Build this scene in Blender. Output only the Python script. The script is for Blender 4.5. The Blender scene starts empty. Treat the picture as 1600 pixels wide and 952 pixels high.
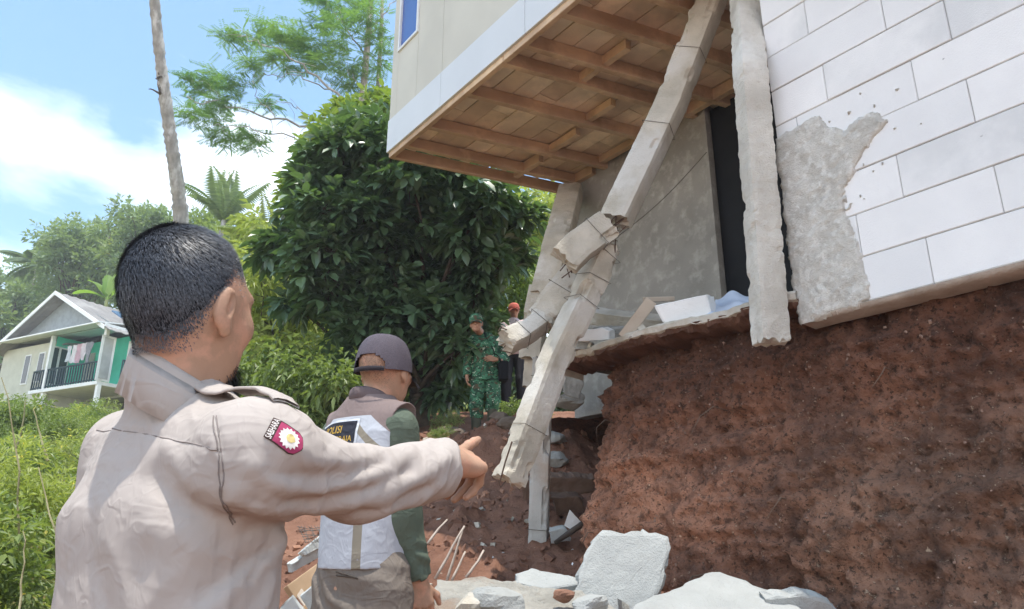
import bpy, bmesh, math, random
import numpy as np
from mathutils import Vector, Matrix, noise as mnoise
random.seed(7); rng = np.random.default_rng(7)
SC = bpy.context.scene
COL = SC.collection
# ------------------------------------------------------------------ camera
F = 1150.0                       # focal length in photo pixels (photo is 1600 x 952)
PITCH = math.radians(18.0)
CZ = 1.25                        # camera height above the flat working ground
cam_d = bpy.data.cameras.new('camera'); cam = bpy.data.objects.new('camera', cam_d); COL.objects.link(cam)
cam.location = (0, 0, CZ); cam.rotation_euler = (math.pi/2 + PITCH, 0, 0)
cam_d.sensor_width = 36; cam_d.lens = 36*F/1600; cam_d.clip_start = 0.02; cam_d.clip_end = 3000
SC.camera = cam
# ------------------------------------------------------------------ light
SUN_TO = Vector((0.02, -0.13, 0.98)).normalized()      # high tropical sun, a little behind the photographer
w = bpy.data.worlds.new('World'); SC.world = w; w.use_nodes = True
nt = w.node_tree; nt.nodes.clear()
def N(t, tree, **kw):
    n = tree.nodes.new(t)
    for k, v in kw.items():
        if k in n.inputs: n.inputs[k].default_value = v
        else: setattr(n, k, v)
    return n
sky = N('ShaderNodeTexSky', nt, sky_type='NISHITA', sun_disc=False, altitude=300.0, air_density=1.0, dust_density=1.2, ozone_density=1.5)
sky.sun_elevation = math.asin(SUN_TO.z); sky.sun_rotation = math.atan2(SUN_TO.x, SUN_TO.y)
tc = N('ShaderNodeTexCoord', nt); mp = N('ShaderNodeMapping', nt); mp.inputs['Scale'].default_value = (1.0, 1.0, 2.6); mp.inputs['Rotation'].default_value = (0.25, 0.3, 0.5)
nz = N('ShaderNodeTexNoise', nt); nz.inputs['Scale'].default_value = 2.3; nz.inputs['Detail'].default_value = 9; nz.inputs['Roughness'].default_value = 0.52; nz.inputs['Distortion'].default_value = 0.35
sep = N('ShaderNodeSeparateXYZ', nt)
ad = N('ShaderNodeMath', nt, operation='MULTIPLY_ADD'); ad.inputs[1].default_value = -0.85; ad.inputs[2].default_value = 0.42   # more cloud low down
ad2 = N('ShaderNodeMath', nt, operation='ADD')
cr = N('ShaderNodeValToRGB', nt); cr.color_ramp.elements[0].position = 0.565; cr.color_ramp.elements[1].position = 0.92
mx = N('ShaderNodeMixRGB', nt); mx.inputs['Color2'].default_value = (18.0, 17.8, 17.4, 1)
tint = N('ShaderNodeMixRGB', nt, blend_type='MULTIPLY'); tint.inputs['Fac'].default_value = 1.0; tint.inputs['Color2'].default_value = (1.38, 1.62, 1.56, 1)
bg = N('ShaderNodeBackground', nt); bg.inputs['Strength'].default_value = 0.085
out = N('ShaderNodeOutputWorld', nt)
L = nt.links.new
L(tc.outputs['Generated'], mp.inputs['Vector']); L(mp.outputs[0], nz.inputs['Vector']); L(tc.outputs['Generated'], sep.inputs[0])
L(sep.outputs['Z'], ad.inputs[0]); L(ad.outputs[0], ad2.inputs[0]); L(nz.outputs['Fac'], ad2.inputs[1]); L(ad2.outputs[0], cr.inputs['Fac'])
L(sky.outputs[0], tint.inputs['Color1']); L(tint.outputs[0], mx.inputs['Color1']); L(cr.outputs['Color'], mx.inputs['Fac'])
L(mx.outputs[0], bg.inputs['Color']); L(bg.outputs[0], out.inputs[0])
sd = bpy.data.lights.new('sun', 'SUN'); sd.energy = 2.3; sd.angle = math.radians(0.6); sd.color = (1.0, 0.95, 0.87)
so = bpy.data.objects.new('sun', sd); COL.objects.link(so); so.rotation_euler = (-SUN_TO).to_track_quat('-Z', 'Y').to_euler()
SC.view_settings.view_transform = 'Standard'; SC.view_settings.look = 'None'; SC.view_settings.exposure = 1.25; SC.view_settings.gamma = 1
SC.cycles.max_bounces = 8; SC.cycles.diffuse_bounces = 4; SC.cycles.transparent_max_bounces = 8

# ------------------------------------------------------------------ space helpers
SP, CP = math.sin(PITCH), math.cos(PITCH)
def ray(px, py):
    u = (px-800)/F; v = (476-py)/F
    return np.array([u, CP - v*SP, SP + v*CP])
CAM = np.array([0, 0, CZ])
def at(px, py, z): return CAM + ray(px, py)*z                   # z = depth along the lens axis, metres
def atY(px, py, y): r = ray(px, py); return CAM + r*(y/r[1])
WT = np.array([0.599, -0.801, 0.0])                             # along the house front, towards the right/near end
WN = np.array([0.801, 0.599, 0.0])                              # into the house
UP = np.array([0, 0, 1.0])
def onN(px, py, n): r = ray(px, py); return CAM + r*(n/np.dot(r, WN))    # point on the vertical plane n of the house
def onZ(px, py, z): r = ray(px, py); return CAM + r*((z-CZ)/r[2])
def hs(s, n, z): return -WT*s + WN*n + UP*z                     # house coordinates -> world (s grows away to the left)

# ------------------------------------------------------------------ numpy noise
_perm = rng.random((64, 64, 64)).astype(np.float32)
def vnoise(P, scale=1.0, seed=0):
    P = np.asarray(P, dtype=np.float64)*scale + seed*17.31
    i = np.floor(P).astype(int); f = P - i; f = f*f*(3-2*f)
    i &= 63; j = (i+1) & 63
    x0, y0, z0 = i[..., 0], i[..., 1], i[..., 2]; x1, y1, z1 = j[..., 0], j[..., 1], j[..., 2]
    fx, fy, fz = f[..., 0], f[..., 1], f[..., 2]
    c = _perm
    a = c[x0, y0, z0]*(1-fx) + c[x1, y0, z0]*fx; b = c[x0, y1, z0]*(1-fx) + c[x1, y1, z0]*fx
    d = c[x0, y0, z1]*(1-fx) + c[x1, y0, z1]*fx; e = c[x0, y1, z1]*(1-fx) + c[x1, y1, z1]*fx
    return ((a*(1-fy)+b*fy)*(1-fz) + (d*(1-fy)+e*fy)*fz)*2 - 1
def fbm(P, scale=1.0, oct=4, seed=0, rough=0.5):
    P = np.asarray(P, float); r = 0; a = 1; t = 0
    for k in range(oct):
        r = r + a*vnoise(P, scale*(2.03**k), seed+k*3.7); t += a; a *= rough
    return r/t
def sstep(a, b, x): t = np.clip((np.asarray(x, float)-a)/(b-a), 0, 1); return t*t*(3-2*t)

# ------------------------------------------------------------------ object helpers
def tag(o, label=None, cat=None, group=None, kind=None):
    for k, v in (('label', label), ('category', cat), ('group', group), ('kind', kind)):
        if v: o[k] = v
    return o
def empty(name, loc=(0, 0, 0), rz=0.0):
    o = bpy.data.objects.new(name, None); COL.objects.link(o); o.location = tuple(loc); o.rotation_euler = (0, 0, rz)
    return o
def mesh_np(name, V, Fs, mat=None, parent=None, smooth=False, attr=None):
    """V (n,3) world coordinates; Fs: array (m,k) or list of such arrays"""
    V = np.asarray(V, dtype=np.float32)
    if not isinstance(Fs, (list, tuple)): Fs = [Fs]
    Fs = [np.asarray(f, dtype=np.int32) for f in Fs if len(f)]
    me = bpy.data.meshes.new(name)
    me.vertices.add(len(V)); me.vertices.foreach_set('co', V.ravel())
    tot = sum(f.size for f in Fs); npoly = sum(len(f) for f in Fs)
    me.loops.add(tot); me.polygons.add(npoly)
    me.loops.foreach_set('vertex_index', np.concatenate([f.ravel() for f in Fs]))
    sizes = np.concatenate([np.full(len(f), f.shape[1], np.int32) for f in Fs])
    st = np.zeros(npoly, np.int32); st[1:] = np.cumsum(sizes)[:-1]
    me.polygons.foreach_set('loop_start', st)
    me.polygons.foreach_set('use_smooth', np.full(npoly, bool(smooth)))
    me.update(calc_edges=True); me.validate()
    if attr is not None:
        for an, av in attr.items():
            av = np.asarray(av, np.float32)
            if av.ndim == 1:
                a = me.attributes.new(an, 'FLOAT', 'POINT'); a.data.foreach_set('value', av)
            else:
                a = me.attributes.new(an, 'FLOAT_VECTOR', 'POINT'); a.data.foreach_set('vector', av.ravel())
    if mat: me.materials.append(mat)
    o = bpy.data.objects.new(name, me); COL.objects.link(o)
    if parent: o.parent = parent; fixp(o, parent)
    return o
def fixp(o, parent):
    """vertices are given in world coordinates: cancel the parent's placement"""
    m = Matrix.Identity(4); q = parent; chain = []
    while q: chain.append(q); q = q.parent
    for q in reversed(chain): m = m @ q.matrix_parent_inverse @ Matrix.LocRotScale(q.location, q.rotation_euler, q.scale)
    o.matrix_parent_inverse = m.inverted()
class MB:
    """collects simple pieces in world coordinates"""
    def __init__(s): s.V = []; s.Q = []; s.T = []; s.n = 0
    def add(s, V, Q=(), T=()):
        V = np.asarray(V, float); s.V.append(V)
        if len(Q): s.Q.append(np.asarray(Q)+s.n)
        if len(T): s.T.append(np.asarray(T)+s.n)
        s.n += len(V); return s
    def hexa(s, P):     # 8 corners: bottom 4 ccw, top 4
        return s.add(P, [[3, 2, 1, 0], [4, 5, 6, 7], [0, 1, 5, 4], [1, 2, 6, 5], [2, 3, 7, 6], [3, 0, 4, 7]])
    def box(s, o, a, b, c):   # corner o and edge vectors
        o, a, b, c = map(np.asarray, (o, a, b, c))
        return s.hexa([o, o+a, o+a+b, o+b, o+c, o+a+c, o+a+b+c, o+b+c])
    def cbox(s, ctr, a, b, c): a, b, c = map(np.asarray, (a, b, c)); return s.box(np.asarray(ctr)-(a+b+c)/2, a, b, c)
    def tube(s, pts, r, n=6):
        pts = np.asarray(pts, float); m = len(pts); r = np.broadcast_to(np.asarray(r, float), (m,))
        d = np.gradient(pts, axis=0); d /= np.linalg.norm(d, axis=1)[:, None]+1e-9
        ref = np.array([0.13, 0.21, 0.97]) if abs(d[:, 2]).mean() < .8 else np.array([.97, .2, .1])
        x = np.cross(d, ref); x /= np.linalg.norm(x, axis=1)[:, None]; y = np.cross(d, x)
        a = np.arange(n)*2*math.pi/n
        V = pts[:, None]+r[:, None, None]*(x[:, None]*np.cos(a)[None, :, None]+y[:, None]*np.sin(a)[None, :, None])
        Q = []
        for i in range(m-1):
            for k in range(n): Q.append([i*n+k, i*n+(k+1) % n, (i+1)*n+(k+1) % n, (i+1)*n+k])
        V = V.reshape(-1, 3); V = np.vstack([V, pts[:1], pts[-1:]])
        T = [[m*n, (k+1) % n, k] for k in range(n)]+[[m*n+1, (m-1)*n+k, (m-1)*n+(k+1) % n] for k in range(n)]
        return s.add(V, Q, T)
    def build(s, name, mat, parent=None, smooth=False):
        V = np.vstack(s.V); fs = []
        if s.Q: fs.append(np.vstack(s.Q))
        if s.T: fs.append(np.vstack(s.T))
        return mesh_np(name, V, fs, mat, parent, smooth)
def bevel(o, w=0.004, seg=1):
    m = o.modifiers.new('edge', 'BEVEL'); m.width = w; m.segments = seg; m.limit_method = 'ANGLE'; return o
def grid_faces(nu, nv, wrap=False):
    i = np.arange(nu-1)[:, None]; j = np.arange(nv if wrap else nv-1)[None]
    j2 = (j+1) % nv
    return np.stack(np.broadcast_arrays(i*nv+j, (i+1)*nv+j, (i+1)*nv+j2, i*nv+j2), -1).reshape(-1, 4)

# ------------------------------------------------------------------ materials
def mat(name, c1, c2=None, scale=8.0, rough=0.8, bump=0.0, bscale=60.0, c3=None, s3=2.0, spec=0.3, metal=0.0, detail=6, lo=0.35, hi=0.65, stretch=None, attr=None, transl=0.0, spots=None, coords='Object', lo3=.5, hi3=.62, bdist=0.01, tone_zones=None):
    m = bpy.data.materials.new(name); m.use_nodes = True; t = m.node_tree; t.nodes.clear(); k = t.links.new
    o = N('ShaderNodeOutputMaterial', t); b = N('ShaderNodeBsdfPrincipled', t)
    b.inputs['Roughness'].default_value = rough; b.inputs['Specular IOR Level'].default_value = spec; b.inputs['Metallic'].default_value = metal
    g = N('ShaderNodeTexCoord', t); v = g.outputs[coords]
    if stretch:
        mp = N('ShaderNodeMapping', t); mp.inputs['Scale'].default_value = stretch; k(v, mp.inputs[0]); v = mp.outputs[0]
    def noise(sc, d=6, ro=.55):
        n = N('ShaderNodeTexNoise', t); n.inputs['Scale'].default_value = sc; n.inputs['Detail'].default_value = d; n.inputs['Roughness'].default_value = ro; k(v, n.inputs['Vector']); return n.outputs['Fac']
    def ramp(fac, a, bb, p0, p1):
        r = N('ShaderNodeValToRGB', t); r.color_ramp.elements[0].position = p0; r.color_ramp.elements[1].position = p1
        r.color_ramp.elements[0].color = (*a, 1); r.color_ramp.elements[1].color = (*bb, 1); k(fac, r.inputs[0]); return r.outputs[0]
    col = ramp(noise(scale, detail), c1, c2 or tuple(x*.8 for x in c1), lo, hi)
    if attr:
        a = N('ShaderNodeAttribute', t); a.attribute_name = attr
        mm = N('ShaderNodeMixRGB', t); k(a.outputs['Fac'], mm.inputs[0]); k(col, mm.inputs[1]); mm.inputs[2].default_value = (*c3, 1); col = mm.outputs[0]
    elif c3:
        f = ramp(noise(s3, 8, .6), (0, 0, 0), (1, 1, 1), lo3, hi3)
        mm = N('ShaderNodeMixRGB', t); k(f, mm.inputs[0]); k(col, mm.inputs[1]); mm.inputs[2].default_value = (*c3, 1); col = mm.outputs[0]
    if spots and not isinstance(spots, list): spots = [spots]
    for spots in (spots or []):   # (colour, scale, threshold)
        f = ramp(noise(spots[1], 3, .7), (0, 0, 0), (1, 1, 1), spots[2], spots[2]+(spots[3] if len(spots) > 3 else .03))
        mm = N('ShaderNodeMixRGB', t); k(f, mm.inputs[0]); k(col, mm.inputs[1]); mm.inputs[2].default_value = (*spots[0], 1); col = mm.outputs[0]
    if tone_zones:
        for an, sc_ in tone_zones:
            a = N('ShaderNodeAttribute', t); a.attribute_name = an; mm = N('ShaderNodeMixRGB', t); k(a.outputs['Fac'], mm.inputs[0]); k(col, mm.inputs[1]); m2 = N('ShaderNodeMixRGB', t, blend_type='MULTIPLY'); m2.inputs[0].default_value = 1; k(col, m2.inputs[1]); m2.inputs[2].default_value = (*sc_, 1); k(m2.outputs[0], mm.inputs[2]); col = mm.outputs[0]
    k(col, b.inputs['Base Color'])
    if bump:
        bp = N('ShaderNodeBump', t); bp.inputs['Strength'].default_value = bump; bp.inputs['Distance'].default_value = bdist
        k(noise(bscale, 8, .65), bp.inputs['Height']); k(bp.outputs[0], b.inputs['Normal'])
    if transl:
        tr = N('ShaderNodeBsdfTranslucent', t); k(col, tr.inputs[0]); ms = N('ShaderNodeMixShader', t); ms.inputs[0].default_value = transl
        k(b.outputs[0], ms.inputs[1]); k(tr.outputs[0], ms.inputs[2]); k(ms.outputs[0], o.inputs[0])
    else: k(b.outputs[0], o.inputs[0])
    return m
M = {}
M['soil'] = mat('red_soil', (.26, .135, .09), (.15, .075, .05), 3.0, .95, .9, 45, c3=(.42, .22, .14), s3=1.1, spots=((.33, .25, .2), 60, .735), bdist=.02)
M['cliff'] = mat('cut_red_soil', (.30, .138, .082), (.13, .060, .038), 2.2, .95, 1.0, 55, c3=(.42, .215, .13), s3=.8, spots=[((.12, .055, .036), 5, .50, .22), ((.16, .08, .052), 22, .52, .18), ((.50, .37, .28), 75, .735)], bdist=.04, lo=.3, hi=.7)
M['cliff_face'] = mat('cut_red_soil_zones', (.40, .185, .112), (.21, .098, .062), 2.2, .95, 1.0, 55, spots=[((.10, .046, .03), 4, .50, .25), ((.13, .062, .04), 17, .52, .14), ((.10, .05, .032), 48, .56, .08), ((.52, .33, .22), 34, .63, .10), ((.58, .44, .34), 80, .72, .03)], bdist=.04, tone_zones=[('upper_dark', (.50, .47, .46)), ('lit_ochre', (1.95, 2.0, 1.95)), ('brown', (1.15, 1.35, 1.42))])
M['concrete'] = mat('rough_concrete', (.54, .485, .40), (.38, .34, .275), 5, .9, .6, 90, c3=(.56, .525, .47), s3=2.0)
M['concrete_light'] = mat('pale_concrete', (.43, .44, .425), (.35, .355, .34), 6, .9, .6, 120, spots=((.33, .32, .3), 45, .70))
M['plaster_grey'] = mat('grey_cement_render', (.33, .315, .285), (.25, .24, .215), 2.2, .85, .35, 60, c3=(.45, .43, .395), s3=9, lo3=.5, hi3=.75)
M['opening_shade'] = mat('dark_opening', (.012, .013, .016), (.018, .019, .022), 3, .9)
M['aac'] = mat('aerated_block', (.81, .80, .78), (.75, .745, .73), 3.2, .9, .25, 140, c3=(.66, .66, .65), s3=1.3, spots=((.45, .445, .43), 11, .70))
M['mortar'] = mat('mortar', (.50, .49, .47), (.38, .37, .355), 12, .95, .5, 90)
M['render'] = mat('rough_render', (.84, .80, .72), (.66, .62, .55), 9, .95, 1.0, 130, c3=(.90, .87, .80), s3=22, bdist=.02)
M['wood'] = mat('raw_timber', (.60, .44, .30), (.44, .31, .205), 3.0, .75, .35, 30, stretch=(1, 1, 1), c3=(.76, .57, .38), s3=1.6)
M['panel'] = mat('cream_cement_board', (.60, .58, .50), (.54, .52, .45), 1.5, .75, .1, 60)
M['panel_white'] = mat('white_fascia', (.66, .69, .71), (.61, .64, .66), 1.5, .5, .05, 60)
M['steel'] = mat('rusty_rebar', (.13, .075, .05), (.07, .045, .035), 30, .8)
M['wire'] = mat('dark_wire', (.13, .115, .10), (.08, .07, .06), 30, .7)
# ================================================================== GROUND
def g_height(x, y):
    x = np.asarray(x, float); y = np.asarray(y, float)
    t0 = np.interp(y, [-50, 0, 1, 3, 9.5, 16, 40, 60, 90, 140, 400], [0, 0, .05, .45, 1.75, 3.1, 8.0, 13, 17, 20, 22])
    t1 = np.interp(y, [-50, 0, 2.2, 3, 4, 5, 6.5, 8.6, 9.4, 12, 16, 40, 60, 90, 140, 400], [0, 0, .12, .3, .75, 1.12, 1.62, 2.44, 2.56, 3.3, 3.9, 8.4, 13, 17, 20, 22])
    k = sstep(-3.4, -1.3, x)
    z = t0*(1-k)+t1*k
    heap = .84*np.exp(-(((x-.55)/.85)**4+((y-3.45)/.62)**4))                 # rubble heap in front of the cut
    z = np.maximum(z, z*.3+heap)
    z = z+.34*np.exp(-(((x-.15)/.75)**4+((y-7.55)/.62)**4))
    right = sstep(.9, 2.2, x)*(1-sstep(5, 7, y))
    z = z*(1-.5*right)
    return z
def make_ground():
    xs = np.concatenate([-np.geomspace(170, 4.2, 60), np.linspace(-4, -1.7, 40), np.arange(-1.66, 1.9, .03), np.linspace(2, 6, 20), np.geomspace(6.5, 170, 30)])
    ys = np.concatenate([[-60, -20, -8, -3, -1, 0, .8, 1.5], np.arange(2.0, 9.8, .035), np.linspace(10, 20, 50), np.geomspace(20.6, 180, 60)])
    X, Y = np.meshgrid(xs, ys, indexing='ij')
    Z = g_height(X, Y)
    P = np.stack([X, Y, Z*1.0], -1)
    near = np.clip(1-np.maximum(np.abs(X)-2, Y-10)/4, 0, 1)
    bank = sstep(-1.6, -1.0, X)*(1-sstep(8.9, 9.6, Y))*sstep(3.4, 4.2, Y)
    P2 = P.copy(); P2[..., 2] *= .4
    big = fbm(P2, 1.3, 5, 3, .55)*.12
    run = fbm(np.stack([X*1.0, Y*.55, X*0], -1), 3.2, 5, 5, .6)                 # slumped runs down the bank
    Z = Z+big*np.clip(near, .3, 1)+bank*(run*.16+np.abs(fbm(P2, 7, 4, 9, .6))*.09+fbm(P2, 16, 3, 2, .6)*.03)
    Z += (1-near)*fbm(np.stack([X, Y, X*0], -1), .08, 4, 2)*1.2*sstep(12, 50, Y)
    P[..., 2] = Z
    return P.reshape(-1, 3), grid_faces(len(xs), len(ys)), X, Y
gm = bpy.data.materials.new('hillside_ground'); gm.use_nodes = True; t = gm.node_tree; b = t.nodes['Principled BSDF']; b.inputs['Roughness'].default_value = .95; b.inputs['Specular IOR Level'].default_value = .15
def _gm():
    k = t.links.new; g = N('ShaderNodeTexCoord', t)
    def ns(s, d=7, r=.6):
        n = N('ShaderNodeTexNoise', t); n.inputs['Scale'].default_value = s; n.inputs['Detail'].default_value = d; n.inputs['Roughness'].default_value = r; k(g.outputs['Object'], n.inputs[0]); return n.outputs['Fac']
    def rp(f, a, c, p0, p1):
        r = N('ShaderNodeValToRGB', t); r.color_ramp.elements[0].position = p0; r.color_ramp.elements[1].position = p1; r.color_ramp.elements[0].color = (*a, 1); r.color_ramp.elements[1].color = (*c, 1); k(f, r.inputs[0]); return r.outputs[0]
    soil = rp(ns(2.2), (.19, .092, .06), (.34, .18, .12), .33, .68)
    soil2 = N('ShaderNodeMixRGB', t); k(rp(ns(30, 4), (0, 0, 0), (1, 1, 1), .69, .73), soil2.inputs[0]); k(soil, soil2.inputs[1]); soil2.inputs[2].default_value = (.44, .33, .25, 1)
    gr = rp(ns(5), (.12, .17, .05), (.26, .28, .10), .35, .65)
    a = N('ShaderNodeAttribute', t); a.attribute_name = 'green'
    mx = N('ShaderNodeMixRGB', t); k(a.outputs['Fac'], mx.inputs[0]); k(soil2.outputs[0], mx.inputs[1]); k(gr, mx.inputs[2])
    k(mx.outputs[0], b.inputs['Base Color'])
    bp = N('ShaderNodeBump', t); bp.inputs['Strength'].default_value = 1; bp.inputs['Distance'].default_value = .03; k(ns(38, 8, .7), bp.inputs['Height']); k(bp.outputs[0], b.inputs['Normal'])
_gm()
V, Fc, GX, GY = make_ground()
green = np.clip(sstep(9.3, 11, GY)*np.maximum(sstep(-1.4, -2.6, GX) if False else (1-sstep(-2.6, -1.4, GX)), sstep(12, 14, GY))+(1-sstep(-2.6, -1.9, GX+.5*vnoise(np.stack([GX, GY, GX*0], -1), 1.5)))*sstep(1.5, 2.5, GY), 0, 1)
green = np.clip(green*(0.75+.8*fbm(np.stack([GX, GY, GX*0], -1), .9, 3, 4)), 0, 1).ravel()
ground = tag(mesh_np('ground', V, Fc, gm, smooth=True, attr={'green': green}), kind='structure')
_gz = V.reshape(GX.shape+(3,))
def gz(x, y):
    i = np.clip(np.searchsorted(_gz[:, 0, 0], x), 1, _gz.shape[0]-1); j = np.clip(np.searchsorted(_gz[0, :, 1], y), 1, _gz.shape[1]-1)
    return float(_gz[i, j, 2]*.5+_gz[i-1, j-1, 2]*.5)

A3_ = lambda *v: np.array(v, float)
def rot_any(r): v = Vector(r.normal(size=3)).normalized(); return np.array(Matrix.Rotation(r.uniform(0, 6.28), 3, v))
M['root'] = mat('dry_root', (.20, .13, .09), (.12, .08, .055), 20, .9)
# ================================================================== CUT BANK UNDER THE HOUSE
def make_cliff():
    path = [hs(-1.6, 3.25, 0), hs(0, 3.32, 0), hs(1.2, 3.36, 0), hs(2.4, 3.36, 0), hs(3.3, 3.36, 0), hs(3.56, 3.42, 0), hs(3.68, 3.62, 0), hs(3.66, 4.2, 0), np.array([1.35, 6.0, 0]), np.array([1.05, 6.7, 0]), np.array([.5, 7.05, 0]), np.array([-.25, 7.7, 0]), np.array([-.6, 8.5, 0])]
    path = np.array(path)[:, :2]
    seg = np.linalg.norm(np.diff(path, axis=0), axis=1); cum = np.concatenate([[0], np.cumsum(seg)])
    tt = np.arange(0, cum[-1], .016)
    px = np.interp(tt, cum, path[:, 0]); py = np.interp(tt, cum, path[:, 1])
    for _ in range(14):
        px[1:-1] = (px[:-2]+px[1:-1]*2+px[2:])/4; py[1:-1] = (py[:-2]+py[1:-1]*2+py[2:])/4
    dx = np.gradient(px); dy = np.gradient(py); l = np.hypot(dx, dy); nx, ny = -dy/l, dx/l       # outward (left of travel)
    zz = np.arange(0.05, 2.445, .016)
    Z = zz[None, :]+0*px[:, None]; T = tt[:, None]+0*Z
    out = np.zeros_like(Z)
    out += -.11*sstep(2.1, 2.40, Z)+.05*sstep(2.39, 2.44, Z)
    out += .16*(1-sstep(1.1, 2.0, Z))+.35*(1-sstep(.2, 1.15, Z))
    front = 1-sstep(5.6, 6.4, T)
    P = np.stack([px[:, None]+0*Z, py[:, None]+0*Z, Z], -1)
    out += front*.13*fbm(P, .9, 2, 31)
    n1 = fbm(P, 1.6, 5, 11, .58); n2 = fbm(P*[1, 1, 1.6], 6, 4, 12, .6); n3 = fbm(P, 19, 3, 13, .6)
    band = fbm(P*[.5, .5, 3.0], 2.2, 4, 15, .6)
    pits = np.clip(fbm(P, 5.5, 3, 21, .6)-.24, 0, 1)
    clod = np.abs(fbm(P, 13, 3, 18, .6)); crack = np.clip(.10-np.abs(fbm(P*[1, 1, .7], 2.3, 4, 19, .6)), 0, 1)
    strat = fbm(P*[.25, .25, 5.0], 3.0, 3, 16, .6)
    scr = fbm(P*[5.0, 5.0, .5], 3.0, 3, 26, .6)
    out += scr*.022*front+n1*.075+n2*.022+n3*.034+fbm(P, 45, 2, 17)*.026+band*.06+strat*.03-np.clip(pits, 0, .3)*.22+clod*.045-crack*.28
    # hollow washed out under the floor behind the posts
    cav = np.exp(-(((T-cum[10]+.10)/.42)**4+((Z-2.12)/.27)**4)); out -= cav*.75
    X = px[:, None]+nx[:, None]*out; Y = py[:, None]+ny[:, None]*out
    Vv = np.stack([X, Y, Z+n2*.02], -1)
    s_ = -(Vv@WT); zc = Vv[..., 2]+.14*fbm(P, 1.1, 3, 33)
    top = sstep(1.75, 2.2, zc)*(1-.35*sstep(1.0, 2.0, -s_+3)*0); lit_och = sstep(2.2, 3.0, s_+.3*fbm(P, 1.5, 3, 35))*(1-sstep(1.55, 1.95, zc)); brn = (1-sstep(1.6, 2.6, s_+.4*fbm(P, 1.2, 3, 36)))*(1-sstep(1.5, 2.0, zc))  # ochre soil at lower left, brightened so the colour carries the lit area
    att = {'upper_dark': (top*.85).ravel(), 'lit_ochre': (lit_och*.8).ravel(), 'brown': brn.ravel()}  # first zone: soil tone gets darker towards the top
    return Vv, len(tt), len(zz), att
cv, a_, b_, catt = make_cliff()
# lid of soil running back under the floor
lid = np.array([cv[:, -1], cv[:, -1]+[1.6, 1.9, .0]]).transpose(1, 0, 2)
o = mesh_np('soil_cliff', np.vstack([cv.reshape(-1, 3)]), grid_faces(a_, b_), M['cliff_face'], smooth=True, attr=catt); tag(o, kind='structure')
_r = np.random.default_rng(3); _n = 1500; _i = _r.integers(3, int(a_*.62), _n); _j = _r.integers(3, b_-6, _n); _Vs = []; _k = 0; _Q = []
for i_, j_ in zip(_i, _j):
    s_ = .003+.006*_r.random()**3; b8 = np.array([[a, b, c] for c in (-1, 1) for a, b in ((-1, -1), (1, -1), (1, 1), (-1, 1))])*s_*_r.uniform(.5, 1, 3)*(1+_r.normal(0, .15, (8, 1)))
    _Vs.append(b8@rot_any(_r).T+cv[i_, j_]); _Q.append(np.array([[3, 2, 1, 0], [4, 5, 6, 7], [0, 1, 5, 4], [1, 2, 6, 5], [2, 3, 7, 6], [3, 0, 4, 7]])+_k); _k += 8
tag(mesh_np('gravel', np.vstack(_Vs), np.vstack(_Q), mat('cliff_grit', (.36, .24, .18), (.2, .11, .075), 30, .9)), 'small stones stuck in the cut earth face', 'gravel', kind='stuff')
for k_ in range(16):
    i_, j_ = int(_r.integers(20, int(a_*.6))), int(_r.integers(40, b_-8)); p_ = cv[i_, j_]; nn_ = -WN*.10+_r.normal(0, .03, 3); L0 = _r.uniform(.5, 1.4)
    mb = MB(); mb.tube([p_+WN*.03, p_+nn_*L0*.5, p_+nn_*L0+A3_(0, 0, -.06*L0), p_+nn_*L0*1.2+A3_(_r.normal(0, .03), 0, -.14*L0)], (.004, .0035, .0025, .001), 4); tag(mb.build('root', M['root']), 'thin dry root dangling from the cut earth under the house', 'root', 'roots dangling from the cut earth')
o = mesh_np('soil_plateau', lid.reshape(-1, 3)-[0, 0, .006], grid_faces(a_, 2), M['cliff'], smooth=True); tag(o, kind='structure')

# ================================================================== DAMAGED HOUSE
house = tag(empty('damaged_house', hs(2.5, 4.5, 2.45)), 'cream upper storey jutting out on timber joists over a grey rendered room', 'house')
ZU = 4.85          # underside of the joists
def pt(s, n, z): return hs(s, n, z)
def sbox(mb, s0, s1, n0, n1, z0, z1, sk=0.0):     # box in house coordinates, sk = skew of s with n
    P = []
    for z in (z0, z1):
        for (s, n) in ((s1, n0), (s0, n0), (s0, n1), (s1, n1)): P.append(pt(s-sk*(n-n0), n, z))
    return mb.hexa(P)
SK = .221                                          # joists run 12 degrees off square
N0, N1 = 2.87, 4.70
def SofX(px, py, z=ZU): p = onZ(px, py, z); return float(-np.dot(WT, p)), float(np.dot(WN, p))
# floor boards (run along the front)
bd_mats = [mat('floor_board_%d' % i, tuple(np.array(c)), tuple(np.array(c)*.8), 3.0, .8, .3, 30, stretch=(1.5, 1.5, 1), c3=tuple(np.array(c)*1.2), s3=1.2) for i, c in enumerate([(.82, .66, .48), (.72, .57, .41), (.87, .73, .56), (.66, .51, .37), (.84, .69, .52)])]
nb = 0; n = N0+.05
while n < 6.1:
    wd = rng.uniform(.17, .215); s = 5.80-SK*(n-N0)
    first = rng.uniform(.5, 1.9)
    while s > -.6:
        ln = first if first else rng.uniform(1.4, 2.1); first = 0
        mb = MB(); dz = rng.uniform(0, .007)
        sbox(mb, max(s-ln+.004, -.7), s, n, n+wd-rng.uniform(.004, .012), ZU+.112+dz, ZU+.137+dz)
        mb.build('floor_board', bd_mats[rng.integers(5)], house); s -= ln
    n += wd
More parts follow.
